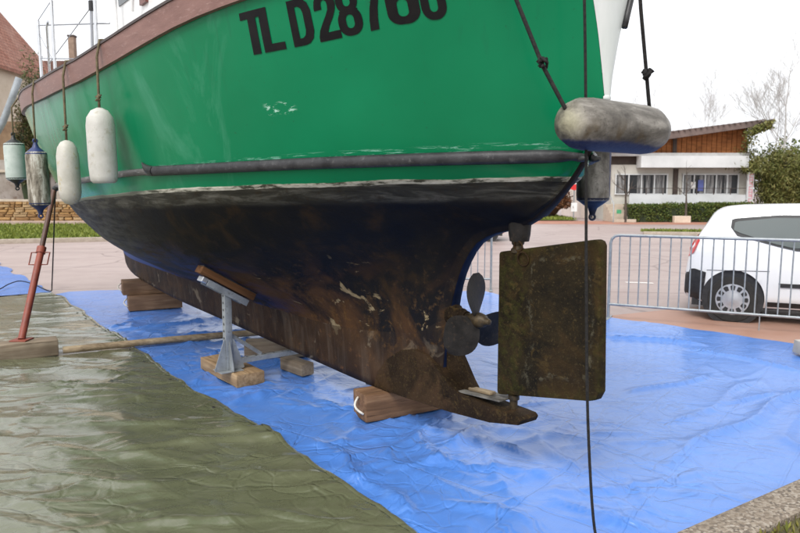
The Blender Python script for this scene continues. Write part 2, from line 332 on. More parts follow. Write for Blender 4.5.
# kerbs and verges
def strip(name,a,b,wid,h,mat,bev=.015,kind='structure'):
    a=Vector((*a,0)); b=Vector((*b,0)); e=(b-a); L=e.length; ang=math.atan2(e.y,e.x)
    o=MB().box((L/2,wid/2,h/2-.02),(L,wid,h+.04),None,bev).build(name,mat,smooth=30); o.location=a; o.rotation_euler=(0,0,ang); o['kind']=kind; return o
strip('verge_kerb',(-40,10.8),(-3.5,24.0),.22,.14,m_kerb)
sheet('grass_verge',[(-40,11.0),(-3.6,24.25),(-3.6,31.5),(-40,31.5)],.05,m_soil)
sheet('grass_verge',[(9.1,25.4),(24,22.3),(24,24.4),(9.4,26.0)],.05,m_soil)
strip('verge_kerb',(9.0,25.1),(24,22.0),.2,.12,m_kerb)
sheet('grass_verge',[(6.6,36.6),(9.6,36.6),(9.6,44),(5,44)],.05,m_soil)
m_agg=NT('pebble_concrete')
def agg(k):
    P=k.co(); v=k.vor(P,75,'F1',1); d=k.vor(P,75,'F1',0); a=k.noise(P,8,6,.7)
    c=k.mix(.75,(.20,.165,.125),k.ramp(k.sep(v)[0],(.1,(.08,.065,.055)),(.4,(.19,.15,.115)),(.7,(.27,.225,.175)),(.95,(.36,.32,.27)))); c=k.mix(k.ramp(a,(.45,0.),(.7,.6)),c,(.17,.135,.10))
    return k.done(c,.85,0,k.bump(k.math('SUBTRACT',1.0,d),.7,.008),.3)
m_agg=agg(m_agg)
KA=Vector((1.18,2.936)); KE=(Vector((2.214,3.602))-Vector((1.476,3.127))).normalized()
k0=KA-KE*2.0; k1=KA+KE*7.5
kr=strip('path_kerb',(k1.x,k1.y),(k0.x,k0.y),.21,.075,m_agg,.02)   # runs back towards the camera, width falls to the right of the tarp
KN=Vector((KE.y,-KE.x))
c0=k0+KN*.19; c1=k1+KN*.19
m_moss=M('moss_soil',(.055,.05,.018),(.10,.085,.035),7,.95,.8,40,c3=(.12,.13,.02))
sheet('lawn_soil',[(c0.x,c0.y),(c0.x+5,c0.y-3),(c1.x+5,c1.y-6),(c1.x,c1.y)],.045,m_moss)

def leaf_mesh(name,C,size,mat,parent=None,asp=.55,up=.3,jit=.4,blade=False):
    """many small leaf quads, one mesh"""
    C=np.asarray(C,float); n=len(C); S=size*(1+jit*(rng.random(n)*2-1))[:,None]
    if blade:
        a=np.stack([rng.normal(0,.35,n),rng.normal(0,.35,n),np.ones(n)],1); 
    else: a=rng.normal(0,1,(n,3)); a[:,2]-=up
    a/=np.linalg.norm(a,axis=1)[:,None]; q=rng.normal(0,1,(n,3)); b=np.cross(a,q); b/=np.linalg.norm(b,axis=1)[:,None]
    p0=C-b*S*asp*.5*(.3 if blade else .35); p1=C+a*S*.5-b*S*asp*.5; p2=C+a*S; p3=C+a*S*.5+b*S*asp*.5
    V=np.stack([C,p1,p2,p3],1).reshape(-1,3)
    me=bpy.data.meshes.new(name); me.vertices.add(4*n); me.vertices.foreach_set('co',V.ravel()); me.loops.add(4*n); me.loops.foreach_set('vertex_index',np.arange(4*n,dtype=np.int32))
    me.polygons.add(n); me.polygons.foreach_set('loop_start',np.arange(0,4*n,4,dtype=np.int32)); me.update(calc_edges=True); me.validate()
    return add(name,me,mat,parent)
def leafmat(name,*cols,rough=.6):
    k=NT(name); gi=k.n('ShaderNodeNewGeometry'); f=gi.outputs['Random Per Island']; st=[(i/(len(cols)-1),c) for i,c in enumerate(cols)]
    c=k.ramp(f,*st); P=k.co(); c=k.mix(k.ramp(k.noise(P,1.1,4,.6),(.35,0.),(.7,.45)),c,cols[-1]); return k.done(c,rough,0,None,.3)
m_grass=leafmat('grass_blades',(.07,.10,.012),(.13,.17,.02),(.20,.22,.04))
m_mossleaf=leafmat('moss_leaves',(.07,.085,.012),(.16,.17,.02),(.11,.06,.03),(.24,.24,.05))
pts=[]
for _ in range(9000):
    t=random.uniform(.15,6.0); s_=random.uniform(.2,1.6)**1.0; 
    if mnoise.noise(Vector((t*4,s_*4,3)))<-.42: continue
    p=k0+KE*(t+1.6)+KN*(s_+.02); pts.append((p.x,p.y,.046))
go=leaf_mesh('lawn_grass',pts,.05,m_mossleaf,asp=.28,blade=True); tag(go,'short mossy grass beyond the pebble kerb','grass',kind='stuff')
pts=[(x,y,.05) for x,y in zip(rng.uniform(-24,-3.7,26000),rng.uniform(0,1,26000))]
pts=[(x,11.0+(x+40)/36.4*13.25+.25+t*(31-(11.0+(x+40)/36.4*13.25)),.05) for x,t,_ in pts]
pts+= [(x,25.35-(x-9.1)*.205+t*1.1,.05) for x,t in zip(rng.uniform(9.2,17,4000),rng.uniform(.1,.8,4000))]
pts+= [(x,y,.05) for x,y in zip(rng.uniform(6.8,9.5,3000),rng.uniform(36.7,42,3000))]
go=leaf_mesh('verge_grass',pts,.13,m_grass,asp=.35,blade=True); tag(go,'bright green winter grass on the verges','grass',kind='stuff')

# ------------------------------------------------------------------ tarpaulins
def ridges(P,comps,warp):
    x,y=P[:,0],P[:,1]; wx=x+warp*np.sin(1.3*y+.7)+.5*warp*np.sin(3.1*x+1.1*y); wy=y+warp*np.sin(1.1*x+2.1)+.5*warp*np.sin(2.7*y-1.9*x)
    h=np.zeros(len(P))
    for kx,ky,ph,a,pw in comps: h+=a*(1-np.abs(np.sin(kx*wx+ky*wy+ph)))**pw
    return h
def creases(P,segs):
    h=np.zeros(len(P))
    for (ax,ay,bx,by,amp,wd) in segs:
        d=np.array([bx-ax,by-ay]); L=np.hypot(*d); d/=L; q=P-np.array([ax,ay]); t=q@d; s=q@np.array([-d[1],d[0]]); s=s+.04*np.sin(t*5+ax*9)
        e=np.clip(np.minimum(t+.15,L-t+.15)/.3,0,1); e=e*e*(3-2*e)
        h+=amp*e*np.where(s<0,np.exp(-np.abs(s)/(wd*.45)),np.exp(-np.abs(s)/wd))
    return h
def inside(P,poly):
    x,y=P[:,0],P[:,1]; r=np.zeros(len(P),bool); n=len(poly); j=n-1
    for i in range(n):
        xi,yi=poly[i]; xj,yj=poly[j]; c=((yi>y)!=(yj>y))&(x<(xj-xi)*(y-yi)/(yj-yi+1e-12)+xi); r^=c; j=i
    return r
def tarp(name,poly,cell,hf,z0,mat):
    poly=np.array(poly); lo=poly.min(0)-cell; hi=poly.max(0)+cell; nx=int((hi[0]-lo[0])/cell)+1; ny=int((hi[1]-lo[1])/cell)+1
    X,Y=np.meshgrid(lo[0]+np.arange(nx+1)*cell,lo[1]+np.arange(ny+1)*cell,indexing='ij'); P=np.stack([X.ravel(),Y.ravel()],1)
    cx=(X[:-1,:-1]+cell/2).ravel(); cy=(Y[:-1,:-1]+cell/2).ravel(); keep=inside(np.stack([cx,cy],1),poly).reshape(nx,ny)
    vin=inside(P,poly); used=np.zeros((nx+1,ny+1),int); 
    for a in (0,1):
        for b in (0,1): used[a:nx+a,b:ny+b]+=keep
    used=used.ravel(); bd=(used>0)&(used<4); idx=np.where(bd)[0]
    for i in idx:                                   # draw the rim onto the outline
        p=P[i]; best=None
        for j in range(len(poly)):
            a=poly[j]; b=poly[(j+1)%len(poly)]; d=b-a; t=np.clip(((p-a)@d)/(d@d+1e-12),0,1); q=a+d*t; dd=((p-q)**2).sum()
            if best is None or dd<best[0]: best=(dd,q)
        if best[0]<(1.5*cell)**2: P[i]=best[1]
    mp=-np.ones(len(P),int); ui=np.where(used>0)[0]; mp[ui]=np.arange(len(ui)); Q=P[ui]; z=z0+hf(Q)
    V=np.column_stack([Q,z]); I,J=np.where(keep); k=I*(ny+1)+J; F=np.stack([mp[k],mp[k+ny+1],mp[k+ny+2],mp[k+1]],1)
    me=bpy.data.meshes.new(name); me.vertices.add(len(V)); me.vertices.foreach_set('co',V.ravel()); me.loops.add(F.size); me.loops.foreach_set('vertex_index',F.ravel().astype(np.int32))
    me.polygons.add(len(F)); me.polygons.foreach_set('loop_start',np.arange(0,F.size,4,dtype=np.int32)); me.polygons.foreach_set('use_smooth',np.ones(len(F),bool)); me.update(calc_edges=True); me.validate()
    return add(name,me,mat)
def wavy(pts,amp,step=.22,seed=0):
    out=[]
    for i in range(len(pts)):
        a=Vector(pts[i]); b=Vector(pts[(i+1)%len(pts)]); L=(b-a).length; n=max(1,int(L/step)); nn=Vector((-(b-a).y,(b-a).x))/max(L,1e-6)
        for k in range(n):
            p=a.lerp(b,k/n); q=p+nn*amp*mnoise.noise(Vector((p.x*1.9,p.y*1.9,seed)))*2; out.append((q.x,q.y))
    return out
rb=random.Random(3)
bcomp=[(rb.uniform(-1,1)*f,rb.uniform(-1,1)*f,rb.uniform(0,6),.016/f**.75,2.2) for f in (1.2,1.9,2.8,4.1,5.5,7.5,9.5,12)]
bseg=[(1.65,3.98,3.4,5.5,.05,.07),(1.88,5.36,2.73,5.89,.035,.05),(1.96,4.65,3.05,5.70,.025,.06),(2.31,7.49,3.21,7.14,.05,.07),(2.63,5.10,3.04,5.36,.035,.06),(.95,3.87,1.34,4.18,.02,.05),(1.33,3.60,1.78,3.87,.02,.05),(0,3.87,.44,4.10,.035,.05),(.21,3.48,.6,3.26,.025,.05),(.12,4.02,.8,3.73,.035,.05),(.46,4.36,.64,3.48,.03,.05),(.86,3.48,1.16,3.13,.03,.05),(-.42,3.87,.1,3.26,.025,.06),(3.01,6.92,3.65,6.06,.04,.06),(2.52,4.36,2.51,4.1,.03,.05),(1.26,3.73,1.33,3.31,.02,.05),(-1.9,6.6,-1.0,6.2,.05,.10),(-2.4,7.4,-1.5,7.9,.05,.1),(-2.9,8.0,-2.2,8.6,.06,.12),(-1.4,6.9,-.6,7.0,.04,.1)]
for _ in range(46):
    x=rb.uniform(-3,3.5); y=rb.uniform(3.2,9.5); an=rb.uniform(0,PI); L=rb.uniform(.25,1.1); bseg.append((x,y,x+L*math.cos(an),y+L*math.sin(an),rb.uniform(.008,.02),rb.uniform(.03,.07)))
green_edge=[(.12,3.0),(.07,3.127),(-.2,3.49),(-.5,3.88),(-.66,4.15),(-1.06,4.65),(-1.62,5.36),(-2.21,6.13),(-2.89,7.15),(-4.1,8.8),(-5.3,10.45),(-5.6,10.75)]
EY=[p[1] for p in green_edge]; EX=[p[0] for p in green_edge]
def crumple(P,cx,cy,r): return np.exp(-((P[:,0]-cx)**2+(P[:,1]-cy)**2)/r**2)
cc=[(rb.uniform(-1,1)*f,rb.uniform(-1,1)*f,rb.uniform(0,6),.05/f**.8,2.0) for f in (4,6,8,11,14,18)]
def folds(n_,box,lmin,lmax,amin,amax,wmin,wmax,rr,bias=None):
    out=[]
    for _ in range(n_):
        x=rr.uniform(box[0],box[1]); y=rr.uniform(box[2],box[3]); an=rr.uniform(0,PI) if bias is None else rr.gauss(*bias); L=rr.uniform(lmin,lmax)
        out.append((x,y,x+L*math.cos(an),y+L*math.sin(an),rr.uniform(amin,amax),rr.uniform(wmin,wmax)))
    return out
bseg=[(a,b,c_,d_,e_*.62,f_*.8) for a,b,c_,d_,e_,f_ in bseg]
bseg+=folds(120,(-3.2,4.8,2.4,10.8),.2,.9,.002,.008,.02,.05,rb)
bseg+=folds(110,(-.7,1.3,3.0,5.0),.12,.6,.006,.020,.02,.05,rb)+folds(80,(-2.2,-.4,4.9,7.0),.15,.6,.006,.016,.025,.06,rb)+folds(60,(-3.6,-1.6,6.8,8.8),.2,.8,.006,.018,.03,.07,rb)
def blue_h(P):
    h=ridges(P,bcomp,.10)*.20+creases(P,bseg); h=h+.010
    ex=np.interp(P[:,1],EY,EX); e=np.clip((P[:,0]-ex+.02)/.14,0,1)      # flat where the green sheet lies on it
    return np.maximum(h-.012,0)*1.5*e*e*(3-2*e)
blue_poly=[(.02,2.2),(.3,2.25),(.62,2.50),(1.42,3.06),(2.16,3.55),(3.1,4.16),(5.4,5.64),(5.3,6.3),(4.285,7.15),(3.5,7.95),(2.68,8.78),(1.95,9.9),(1.35,11.0),(0,11.05),(-2.4,11.0),(-4.2,11.2),(-5.4,10.95),
           (-5.55,10.2),(-3.2,7.1),(-1.95,5.3),(-1.0,4.15),(-.3,3.1)]
b1=tarp('blue_tarpaulin',wavy(blue_poly,.045,.2,1),.028,blue_h,.008,m_blue); tag(b1,'large crumpled blue tarpaulin spread under the boat up to the barrier','tarpaulin')
b2=tarp('blue_tarpaulin',wavy([(-5.55,10.75),(-7.0,12.6),(-9.2,15.4),(-15,14.6),(-14,9.6),(-7.0,9.9)],.08,.3,4),.08,lambda P:np.maximum(ridges(P,bcomp,.3)*1.1,0),.006,m_blue); tag(b2,'blue tarpaulin at the far left beyond the green sheet','tarpaulin')
gcomp=[(.5,2.3,.3,.020,2.6),(-.4,3.7,1.2,.016,2.4),(.9,5.4,2.2,.010,2.2),(1.8,3.1,.8,.012,2.4),(-1.6,6.6,4.1,.007,2.2),(2.9,1.2,3.3,.012,2.5),(3.9,5.0,1.0,.006,2.0),(-3.3,8.3,5.0,.0055,2.0),(1.4,11.0,2.0,.004,2.0),(6,9,1,.004,2)]
gseg=folds(420,(-4.8,.0,2.3,9.5),.12,.8,.004,.014,.016,.04,rb,(.12,.55))
for _ in range(70):
    x=rb.uniform(-4.5,-.2); y=rb.uniform(2.4,8.5); an=rb.uniform(-.35,.3); L=rb.uniform(.4,1.6); gseg.append((x,y,x+L*math.cos(an),y+L*math.sin(an),rb.uniform(.008,.022),rb.uniform(.03,.08)))
def green_h(P): return np.maximum(ridges(P,gcomp,.22)*.6+creases(P,gseg)-.008,0)
green_poly=[(.9,2.2)]+green_edge+[(-6.2,10.25),(-7.2,9.95),(-9.5,9.9),(-9,5),(-5,2.0),(-2,1.6)]
green_poly[0]=(.75,2.1)
g1=tarp('green_tarpaulin',wavy(green_poly,.028,.16,9),.028,lambda P:green_h(P),.016,m_green_tarp); tag(g1,'wet olive green tarpaulin lying over the left ground, edge with eyelets','tarpaulin')
mb=MB(); dn=[]
for a,b in zip(green_edge[:-1],green_edge[1:]):
    a=Vector(a); b=Vector(b); m_=max(2,int((b-a).length/.05)); dn+=[a.lerp(b,k/m_) for k in range(m_)]
for i,p in enumerate(dn[:-1]):
    t_=(dn[i+1]-p).normalized(); q=Vector((t_.y,-t_.x)); q=q if q.x<0 else -q; wv_=.028*mnoise.noise(Vector((p.x*1.9,p.y*1.9,9)))*2
    for off,dz in ((-.004,.000),(.003,.004),(.022,.004),(.030,.001)):
        r_=p+q*(off+wv_); mb.v.append((r_.x,r_.y,.018+dz+float(green_h(np.array([[r_.x,r_.y]]))[0])+.008*max(0,mnoise.noise(Vector((p.x*3,p.y*3,2))))))
for i in range(len(dn)-2):
    for k in range(3): mb.f.append((i*4+k,(i+1)*4+k,(i+1)*4+k+1,i*4+k+1)); mb.mi.append(0)
mb.build('hem',m_green_tarp,g1,smooth=180)
# eyelets along the green sheet's edge
ey=MB().lathe([(.006,.0),(.006,.004),(.013,.004),(.014,.0)],14)
ey0=None
for i in range(5,len(green_edge)-1):
    a=Vector(green_edge[i]); b=Vector(green_edge[i+1]); n_=max(1,int((b-a).length/.5))
    for k in range(n_):
        p=a.lerp(b,(k+.5)/n_); q=p+Vector((-.06,-.05))
        if ey0 is None: ey0=ey.build('eyelet',m_black,g1,smooth=40); o=ey0
        else: o=ey0.copy(); COL.objects.link(o); o.parent=g1
        Pq=np.array([[q.x,q.y]]); o.location=(q.x,q.y,.016+float(green_h(Pq)[0]))

# ------------------------------------------------------------------ the boat (own axes: x forward from the rudder stock, y to port, z up)
DV=Vector((-.61,.792,0)).normalized(); NV=Vector((-DV.y,DV.x,0)); S0=Vector((0,4.75,0))-DV*1.15
BOATM=Matrix.Translation(S0)@Matrix.Rotation(math.atan2(DV.y,DV.x),4,'Z')
def BW(u,b,z): return BOATM@Vector((u,b,z))
zc=T((-.55,2.4),(-.52,2.08),(-.47,1.93),(-.37,1.75),(-.15,1.525),(0,1.44),(.19,1.40),(.35,1.33),(.46,1.2),(.53,1.05),(.575,.88),(.62,.6),(.66,.27),(1.15,.24),(1.33,.222),(2.1,.245),(3.6,.297),(5.5,.357),(6.7,.435),(7.4,.51),(7.68,.60),(7.76,.72),(8,.86),(8.4,1.15),(8.8,1.6),(9.2,2.2),(9.6,2.78))
bK=T((-.55,.012),(-.2,.03),(0,.030),(.5,.032),(.66,.05),(1.15,.085),(2,.10),(5,.11),(7,.09),(7.7,.04),(8,.02),(9.6,.02))
bJ=T((-.55,.014),(-.2,.035),(0,.05),(.35,.06),(.53,.065),(.66,.085),(1.15,.10),(2,.13),(2.65,.14),(4,.155),(6,.14),(7,.11),(7.7,.05),(8,.025),(9.6,.022))
zJ=T((0,1.46),(.2,1.43),(.35,1.38),(.46,1.28),(.53,1.18),(.575,1.08),(.62,.95),(.66,.8),(1.15,.66),(2,.60),(2.65,.60),(4,.62),(5,.645),(6,.67),(7.6,.715),(8,.86))
bG=T((-.3,.03),(0,.10),(.35,.15),(.66,.175),(1.15,.22),(2,.35),(2.65,.45),(4,.52),(5,.47),(6,.36),(7,.20),(7.75,.07),(8,.03),(9.6,.024))
zG=T((0,1.50),(.2,1.48),(.35,1.45),(.53,1.37),(.66,1.27),(1.15,1.12),(2,.92),(2.65,.82),(4,.80),(5,.82),(6,.87),(7,.95),(8,1.05))
bB=T((-.25,.03),(-.1,.12),(0,.20),(.2,.27),(.53,.37),(.66,.41),(1.15,.55),(2,.80),(2.65,.95),(4,1.07),(5,.98),(6,.76),(7,.46),(7.75,.20),(8.3,.03),(9.6,.026))
zB=T((0,1.58),(.53,1.54),(1.15,1.42),(2,1.25),(2.65,1.15),(4,1.12),(6,1.14),(8,1.25))
bWt=T((-.40,.02),(-.3,.12),(0,.33),(.5,.57),(1.15,.83),(2,1.12),(2.65,1.27),(4,1.37),(5,1.30),(6,1.11),(7,.80),(8,.38),(8.7,.03),(9.6,.028))
zWt=lambda u:1.708-.016*u-.004*u*u if u<5.5 else 1.499
bR=T((-.44,.022),(-.3,.17),(0,.40),(.5,.64),(1.15,.88),(2,1.16),(2.65,1.31),(4,1.42),(5,1.38),(6,1.22),(7,.95),(8,.53),(8.85,.032),(9.6,.03))
zR=T((-.42,1.82),(0,1.815),(1,1.806),(2.1,1.789),(2.5,1.785),(4,1.73),(5,1.70),(9,1.74))
bMd=T((-.55,.06),(-.50,.10),(-.4,.22),(-.2,.43),(0,.57),(.5,.80),(1,1.0),(1.5,1.14),(2,1.26),(3,1.45),(4,1.54),(5,1.53),(6,1.40),(7,1.17),(8,.80),(9,.25),(9.28,.034),(9.6,.032))
bS=T((-.55,.20),(-.50,.26),(-.4,.40),(-.2,.58),(0,.70),(.5,.92),(1,1.09),(1.5,1.22),(2,1.34),(3,1.51),(4,1.6),(5,1.605),(6,1.51),(7,1.31),(8,.96),(9,.44),(9.6,.04))
zS=T((-.55,2.86),(0,2.80),(.6,2.77),(1.185,2.742),(1.56,2.715),(2.12,2.64),(2.7,2.561),(3.4,2.50),(4.1,2.483),(5.3,2.497),(6.5,2.54),(8,2.66),(9.6,2.85))
zM=lambda u:.45*zR(u)+.55*zS(u)
SUB=7
def section(u):
    c=zc(u); pts=[(bK(u),c),(bJ(u),zJ(u)),(bG(u),zG(u)),(bB(u),zB(u)),(bWt(u),zWt(u)),(bR(u),zR(u)),(bMd(u),zM(u)),(bS(u),zS(u))]
    out=[]; last=c-.006
    for i,(b,z) in enumerate(pts):
        z=max(z,c+.008*i,last+.006); out.append((b,z)); last=z
    return out
def smooth_section(u):
    P=section(u); t=[0]
    for i in range(1,len(P)): t.append(t[-1]+math.hypot(P[i][0]-P[i-1][0],P[i][1]-P[i-1][1])**.5+1e-4)
    fb=pin(t,[p[0] for p in P]); fz=pin(t,[p[1] for p in P]); out=[]
    for i in range(len(P)-1):
        for k in range(SUB): 
            x=t[i]+(t[i+1]-t[i])*k/SUB; out.append((fb(x),fz(x)))
    out.append(P[-1]); return out
US=sorted(set([-.52,-.5,-.47,-.43,-.4,-.37,-.33,-.28,-.2,-.1,0,.1,.19,.27,.35,.41,.46,.5,.53,.555,.575,.6,.62,.635,.66,.8,.95,1.15,1.33]+[1.33+i*.24 for i in range(1,26)]+[7.4,7.55,7.68,7.76,7.88,8,8.2,8.4,8.6,8.8,9.0,9.1,9.2,9.35,9.5,9.6]))
SECT={u:smooth_section(u) for u in US}; NS=len(SECT[US[0]])
def hull_b(u,z):
    s=SECT.get(u) or smooth_section(u)
    if z<=s[0][1]: return s[0][0]
    for i in range(len(s)-1):
        if s[i+1][1]>=z: t=(z-s[i][1])/max(s[i+1][1]-s[i][1],1e-6); return s[i][0]+(s[i+1][0]-s[i][0])*t
    return s[-1][0]
boat=bpy.data.objects.new('sailing_boat',None); COL.objects.link(boat); boat.matrix_world=BOATM
tag(boat,'green hulled boat with fouled dark bottom standing ashore on timber blocks','boat')
def loft(name,j0,j1,mat,close_bottom=False):
    mb=MB(); n=j1-j0+1
    for side in (1,-1):
        b=len(mb.v)
        for u in US:
            for (y,z) in SECT[u][j0:j1+1]: mb.v.append((u,y*side,z))
        for i in range(len(US)-1):
            for k in range(n-1):
                q=(b+i*n+k,b+(i+1)*n+k,b+(i+1)*n+k+1,b+i*n+k+1); mb.f.append(q if side<0 else q[::-1]); mb.mi.append(0)
    if close_bottom:
        half=len(mb.v)//2
        for i in range(len(US)-1):
            mb.f.append((i*n,(i+1)*n,half+(i+1)*n,half+i*n)); mb.mi.append(1 if .04<US[i]<.66 else 0)
    return mb.build(name,mat,boat,smooth=180,fix=False)
loft('hull',SUB,NS-1,m_hull)
kl=loft('keel',0,SUB,[m_keel,M('blue_antifouling',(.004,.008,.026),(.008,.016,.05),8,.6,.2,30,spec=.15)],True)
# stern: white transom closing the last section
s0=SECT[US[0]]; mb=MB(); nj=NS
rows=[(y,z) for y,z in s0 if z>=2.07]
for y,z in rows:
    for q in (1,.5,0,-.5,-1): mb.v.append((US[0]-.018*(1-q*q)-.002,y*q,z))
for i in range(len(rows)-1):
    for k in range(4): mb.f.append((i*5+k,i*5+k+1,(i+1)*5+k+1,(i+1)*5+k)); mb.mi.append(0)
mb.build('transom',m_transom,boat,smooth=180)
mb=MB(); mb.tube([(US[0]-.01,-y-.012,z) for y,z in rows if z>2.44],.016,6); mb.build('edge_trim',m_black,boat,smooth=180)
# toe rail boards, one each side, and their dark capping
for side in (1,-1):
    mb=MB(); ul=[u for u in US if u<=9.55]
    def dirn(u):
        e=.02; p=Vector((2*e,bS(u+e)-bS(u-e),0)).normalized(); return Vector((-p.y,p.x,0))
    for u in ul:
        nrm=dirn(min(max(u,-.4),9.4)); c=Vector((u,bS(u),0)); z=zS(u)-.012; fl=.018
        for (o_,h) in ((-.02,0),(.028,0),(.030+fl*.5,.09),(.028+fl,.150),(-.02+fl,.150)):
            q=c+nrm*o_; mb.v.append((q.x,q.y*side,z+h))
    for i in range(len(ul)-1):
        for k in range(5):
            k2=(k+1)%5; mb.f.append((i*5+k,i*5+k2,(i+1)*5+k2,(i+1)*5+k)); mb.mi.append(0)
    mb.f.append(tuple(range(5))); L=(len(ul)-1)*5; mb.f.append(tuple(L+k for k in range(5))); mb.mi+=[0,0]
    mb.build('toe_rail',m_rail,boat,smooth=35)
    mb=MB()
    for u in ul:
        nrm=dirn(min(max(u,-.4),9.4)); c=Vector((u,bS(u),0)); z=zS(u)+.139
        for (o_,h) in ((-.012,0),(.054,0),(.054,.018),(-.012,.018)):
            q=c+nrm*o_; mb.v.append((q.x,q.y*side,z+h))
    for i in range(len(ul)-1):
        for k in range(4):
            k2=(k+1)%4; mb.f.append((i*4+k,i*4+k2,(i+1)*4+k2,(i+1)*4+k)); mb.mi.append(0)
    mb.build('rail_capping',m_railcap,boat,smooth=35)
    # rubber strake aft, thinner old strake forward
    def run(u0,u1,n_,off): 
        out=[]
        for i in range(n_+1):
            u=u0+(u1-u0)*i/n_; b=hull_b(u,zR(u)); out.append((u,(b+off)*side,zR(u)))
        return out
    p=run(-.425,2.42,40,.014); rr=[.035]*len(p); 
    rr[0]=.012; rr[1]=.03; MB().tube(p,rr,12,sq=.8).build('rub_strake',m_strake,boat,smooth=60)
    p=run(2.40,2.56,4,.018); MB().tube([(a,b,c+.004*i*i) for i,(a,b,c) in enumerate(p)],[.034,.036,.030,.020,.006],8).build('strake_end',m_black,boat,smooth=60)
    p=run(2.44,8.7,50,.006); MB().tube(p,[.036]+[.026]*(len(p)-1),10,sq=.7).build('old_rub_strake',m_strake_old,boat,smooth=60)
    p=run(-.455,-.375,4,.022); MB().tube([(a,b+.012*side,c-.012) for a,b,c in p],[.010,.016,.018,.014,.005],8).build('strake_end',m_black,boat,smooth=60)
# deck
mb=MB()
for u in US:
    for q in (1,.5,0,-.5,-1): mb.v.append((u,bS(u)*q*.99,zS(u)-.02+.05*(1-q*q)))
for i in range(len(US)-1):
    for k in range(4): mb.f.append((i*5+k,i*5+k+1,(i+1)*5+k+1,(i+1)*5+k)); mb.mi.append(0)
mb.build('deck',m_deck,boat,smooth=40)
# registration lettering on the port side
def rrect(x0,y0,x1,y1,r,n=6):
    out=[]
    for cx,cy,a0 in ((x1-r,y0+r,-90),(x1-r,y1-r,0),(x0+r,y1-r,90),(x0+r,y0+r,180)):
        for i in range(n+1): a=R(a0+90*i/n); out.append((cx+r*math.cos(a),cy+r*math.sin(a)))
    return out
def eight():
    lo=[(x,y) for x,y in rrect(0,0,.58,.56,.25,8)]; hi=rrect(.03,.46,.55,1,.24,8)
    lower=[p for p in lo if p[1]<.5]; rl=[p for p in lo if p[1]<.5 and p[0]>.29]; rh=[p for p in hi if p[1]>.53 and p[0]>.29]
    rl.sort(key=lambda p:math.atan2(p[1]-.28,p[0]-.29)); rh.sort(key=lambda p:math.atan2(p[1]-.73,p[0]-.29)); right=rl+[(.52,.515)]+rh
    return right+[(.58-x,y) for x,y in right[::-1]]
def six():
    c=[(.58,.66),(.575,.78),(.53,.90),(.44,.98),(.29,1.0),(.14,.975),(.05,.90),(.01,.78),(0,.62)]
    low=[p for p in rrect(0,0,.58,.62,.24,7)]; lft=[p for p in low if p[1]<=.40]; 
    lft.sort(key=lambda p:math.atan2(p[1]-.4,p[0]-.29)); b=lft                              # from left round the bottom to the right
    r=[(.58,.46),(.55,.56),(.48,.62),(.38,.64),(.27,.625),(.19,.57),(.19,.68),(.205,.79),(.25,.84),(.31,.84),(.355,.80),(.375,.72),(.38,.66)]
    return c+b+r
GL={'T':([[(.18,0),(.38,0),(.38,.83),(.56,.83),(.56,1),(0,1),(0,.83),(.18,.83)]]),'L':([[(0,0),(.5,0),(.5,.17),(.2,.17),(.2,1),(0,1)]]),
 'D':[[(0,0),(.3,0),(.42,.03),(.52,.12),(.57,.28),(.57,.72),(.52,.88),(.42,.97),(.3,1),(0,1)],[(.19,.16),(.27,.16),(.34,.21),(.37,.31),(.37,.69),(.34,.79),(.27,.84),(.19,.84)]],
 '2':[[(0,.66),(0,.72),(.03,.85),(.1,.95),(.2,1.0),(.34,1.0),(.45,.95),(.53,.85),(.545,.72),(.51,.6),(.43,.46),(.31,.31),(.24,.17),(.545,.17),(.545,0),(0,0),(0,.1),(.05,.24),(.15,.38),(.26,.52),(.33,.63),(.345,.73),(.33,.81),(.27,.85),(.21,.82),(.19,.75),(.19,.66)]],
 '8':[eight(),rrect(.195,.15,.385,.43,.09),rrect(.205,.60,.375,.86,.08)],
 '7':[[(0,1),(.55,1),(.55,.85),(.46,.68),(.38,.45),(.33,.22),(.31,0),(.10,0),(.12,.2),(.18,.44),(.27,.66),(.35,.82),(0,.82)]],
 '6':[six(),rrect(.195,.15,.385,.49,.09)],'0':[rrect(0,0,.58,1,.26,8),rrect(.195,.15,.385,.85,.09)]}
m_letter=M('letter_black',(.006,.006,.007),(.010,.009,.009),10,.4,spec=.12)
def zb(u): return float(np.interp(u,[-.3,-.043,.1,.26,.48,.668,.89,1.128,1.4],[2.51,2.49,2.487,2.483,2.464,2.451,2.441,2.437,2.43]))
LET=[('T', 1.215, 1.033), ('L', 1.064, 0.905), ('D', 0.849, 0.702), ('2', 0.679, 0.545), ('8', 0.55, 0.409), ('7', 0.4, 0.272), ('6', 0.269, 0.101), ('0', 0.095, -0.022)]
HL=.237
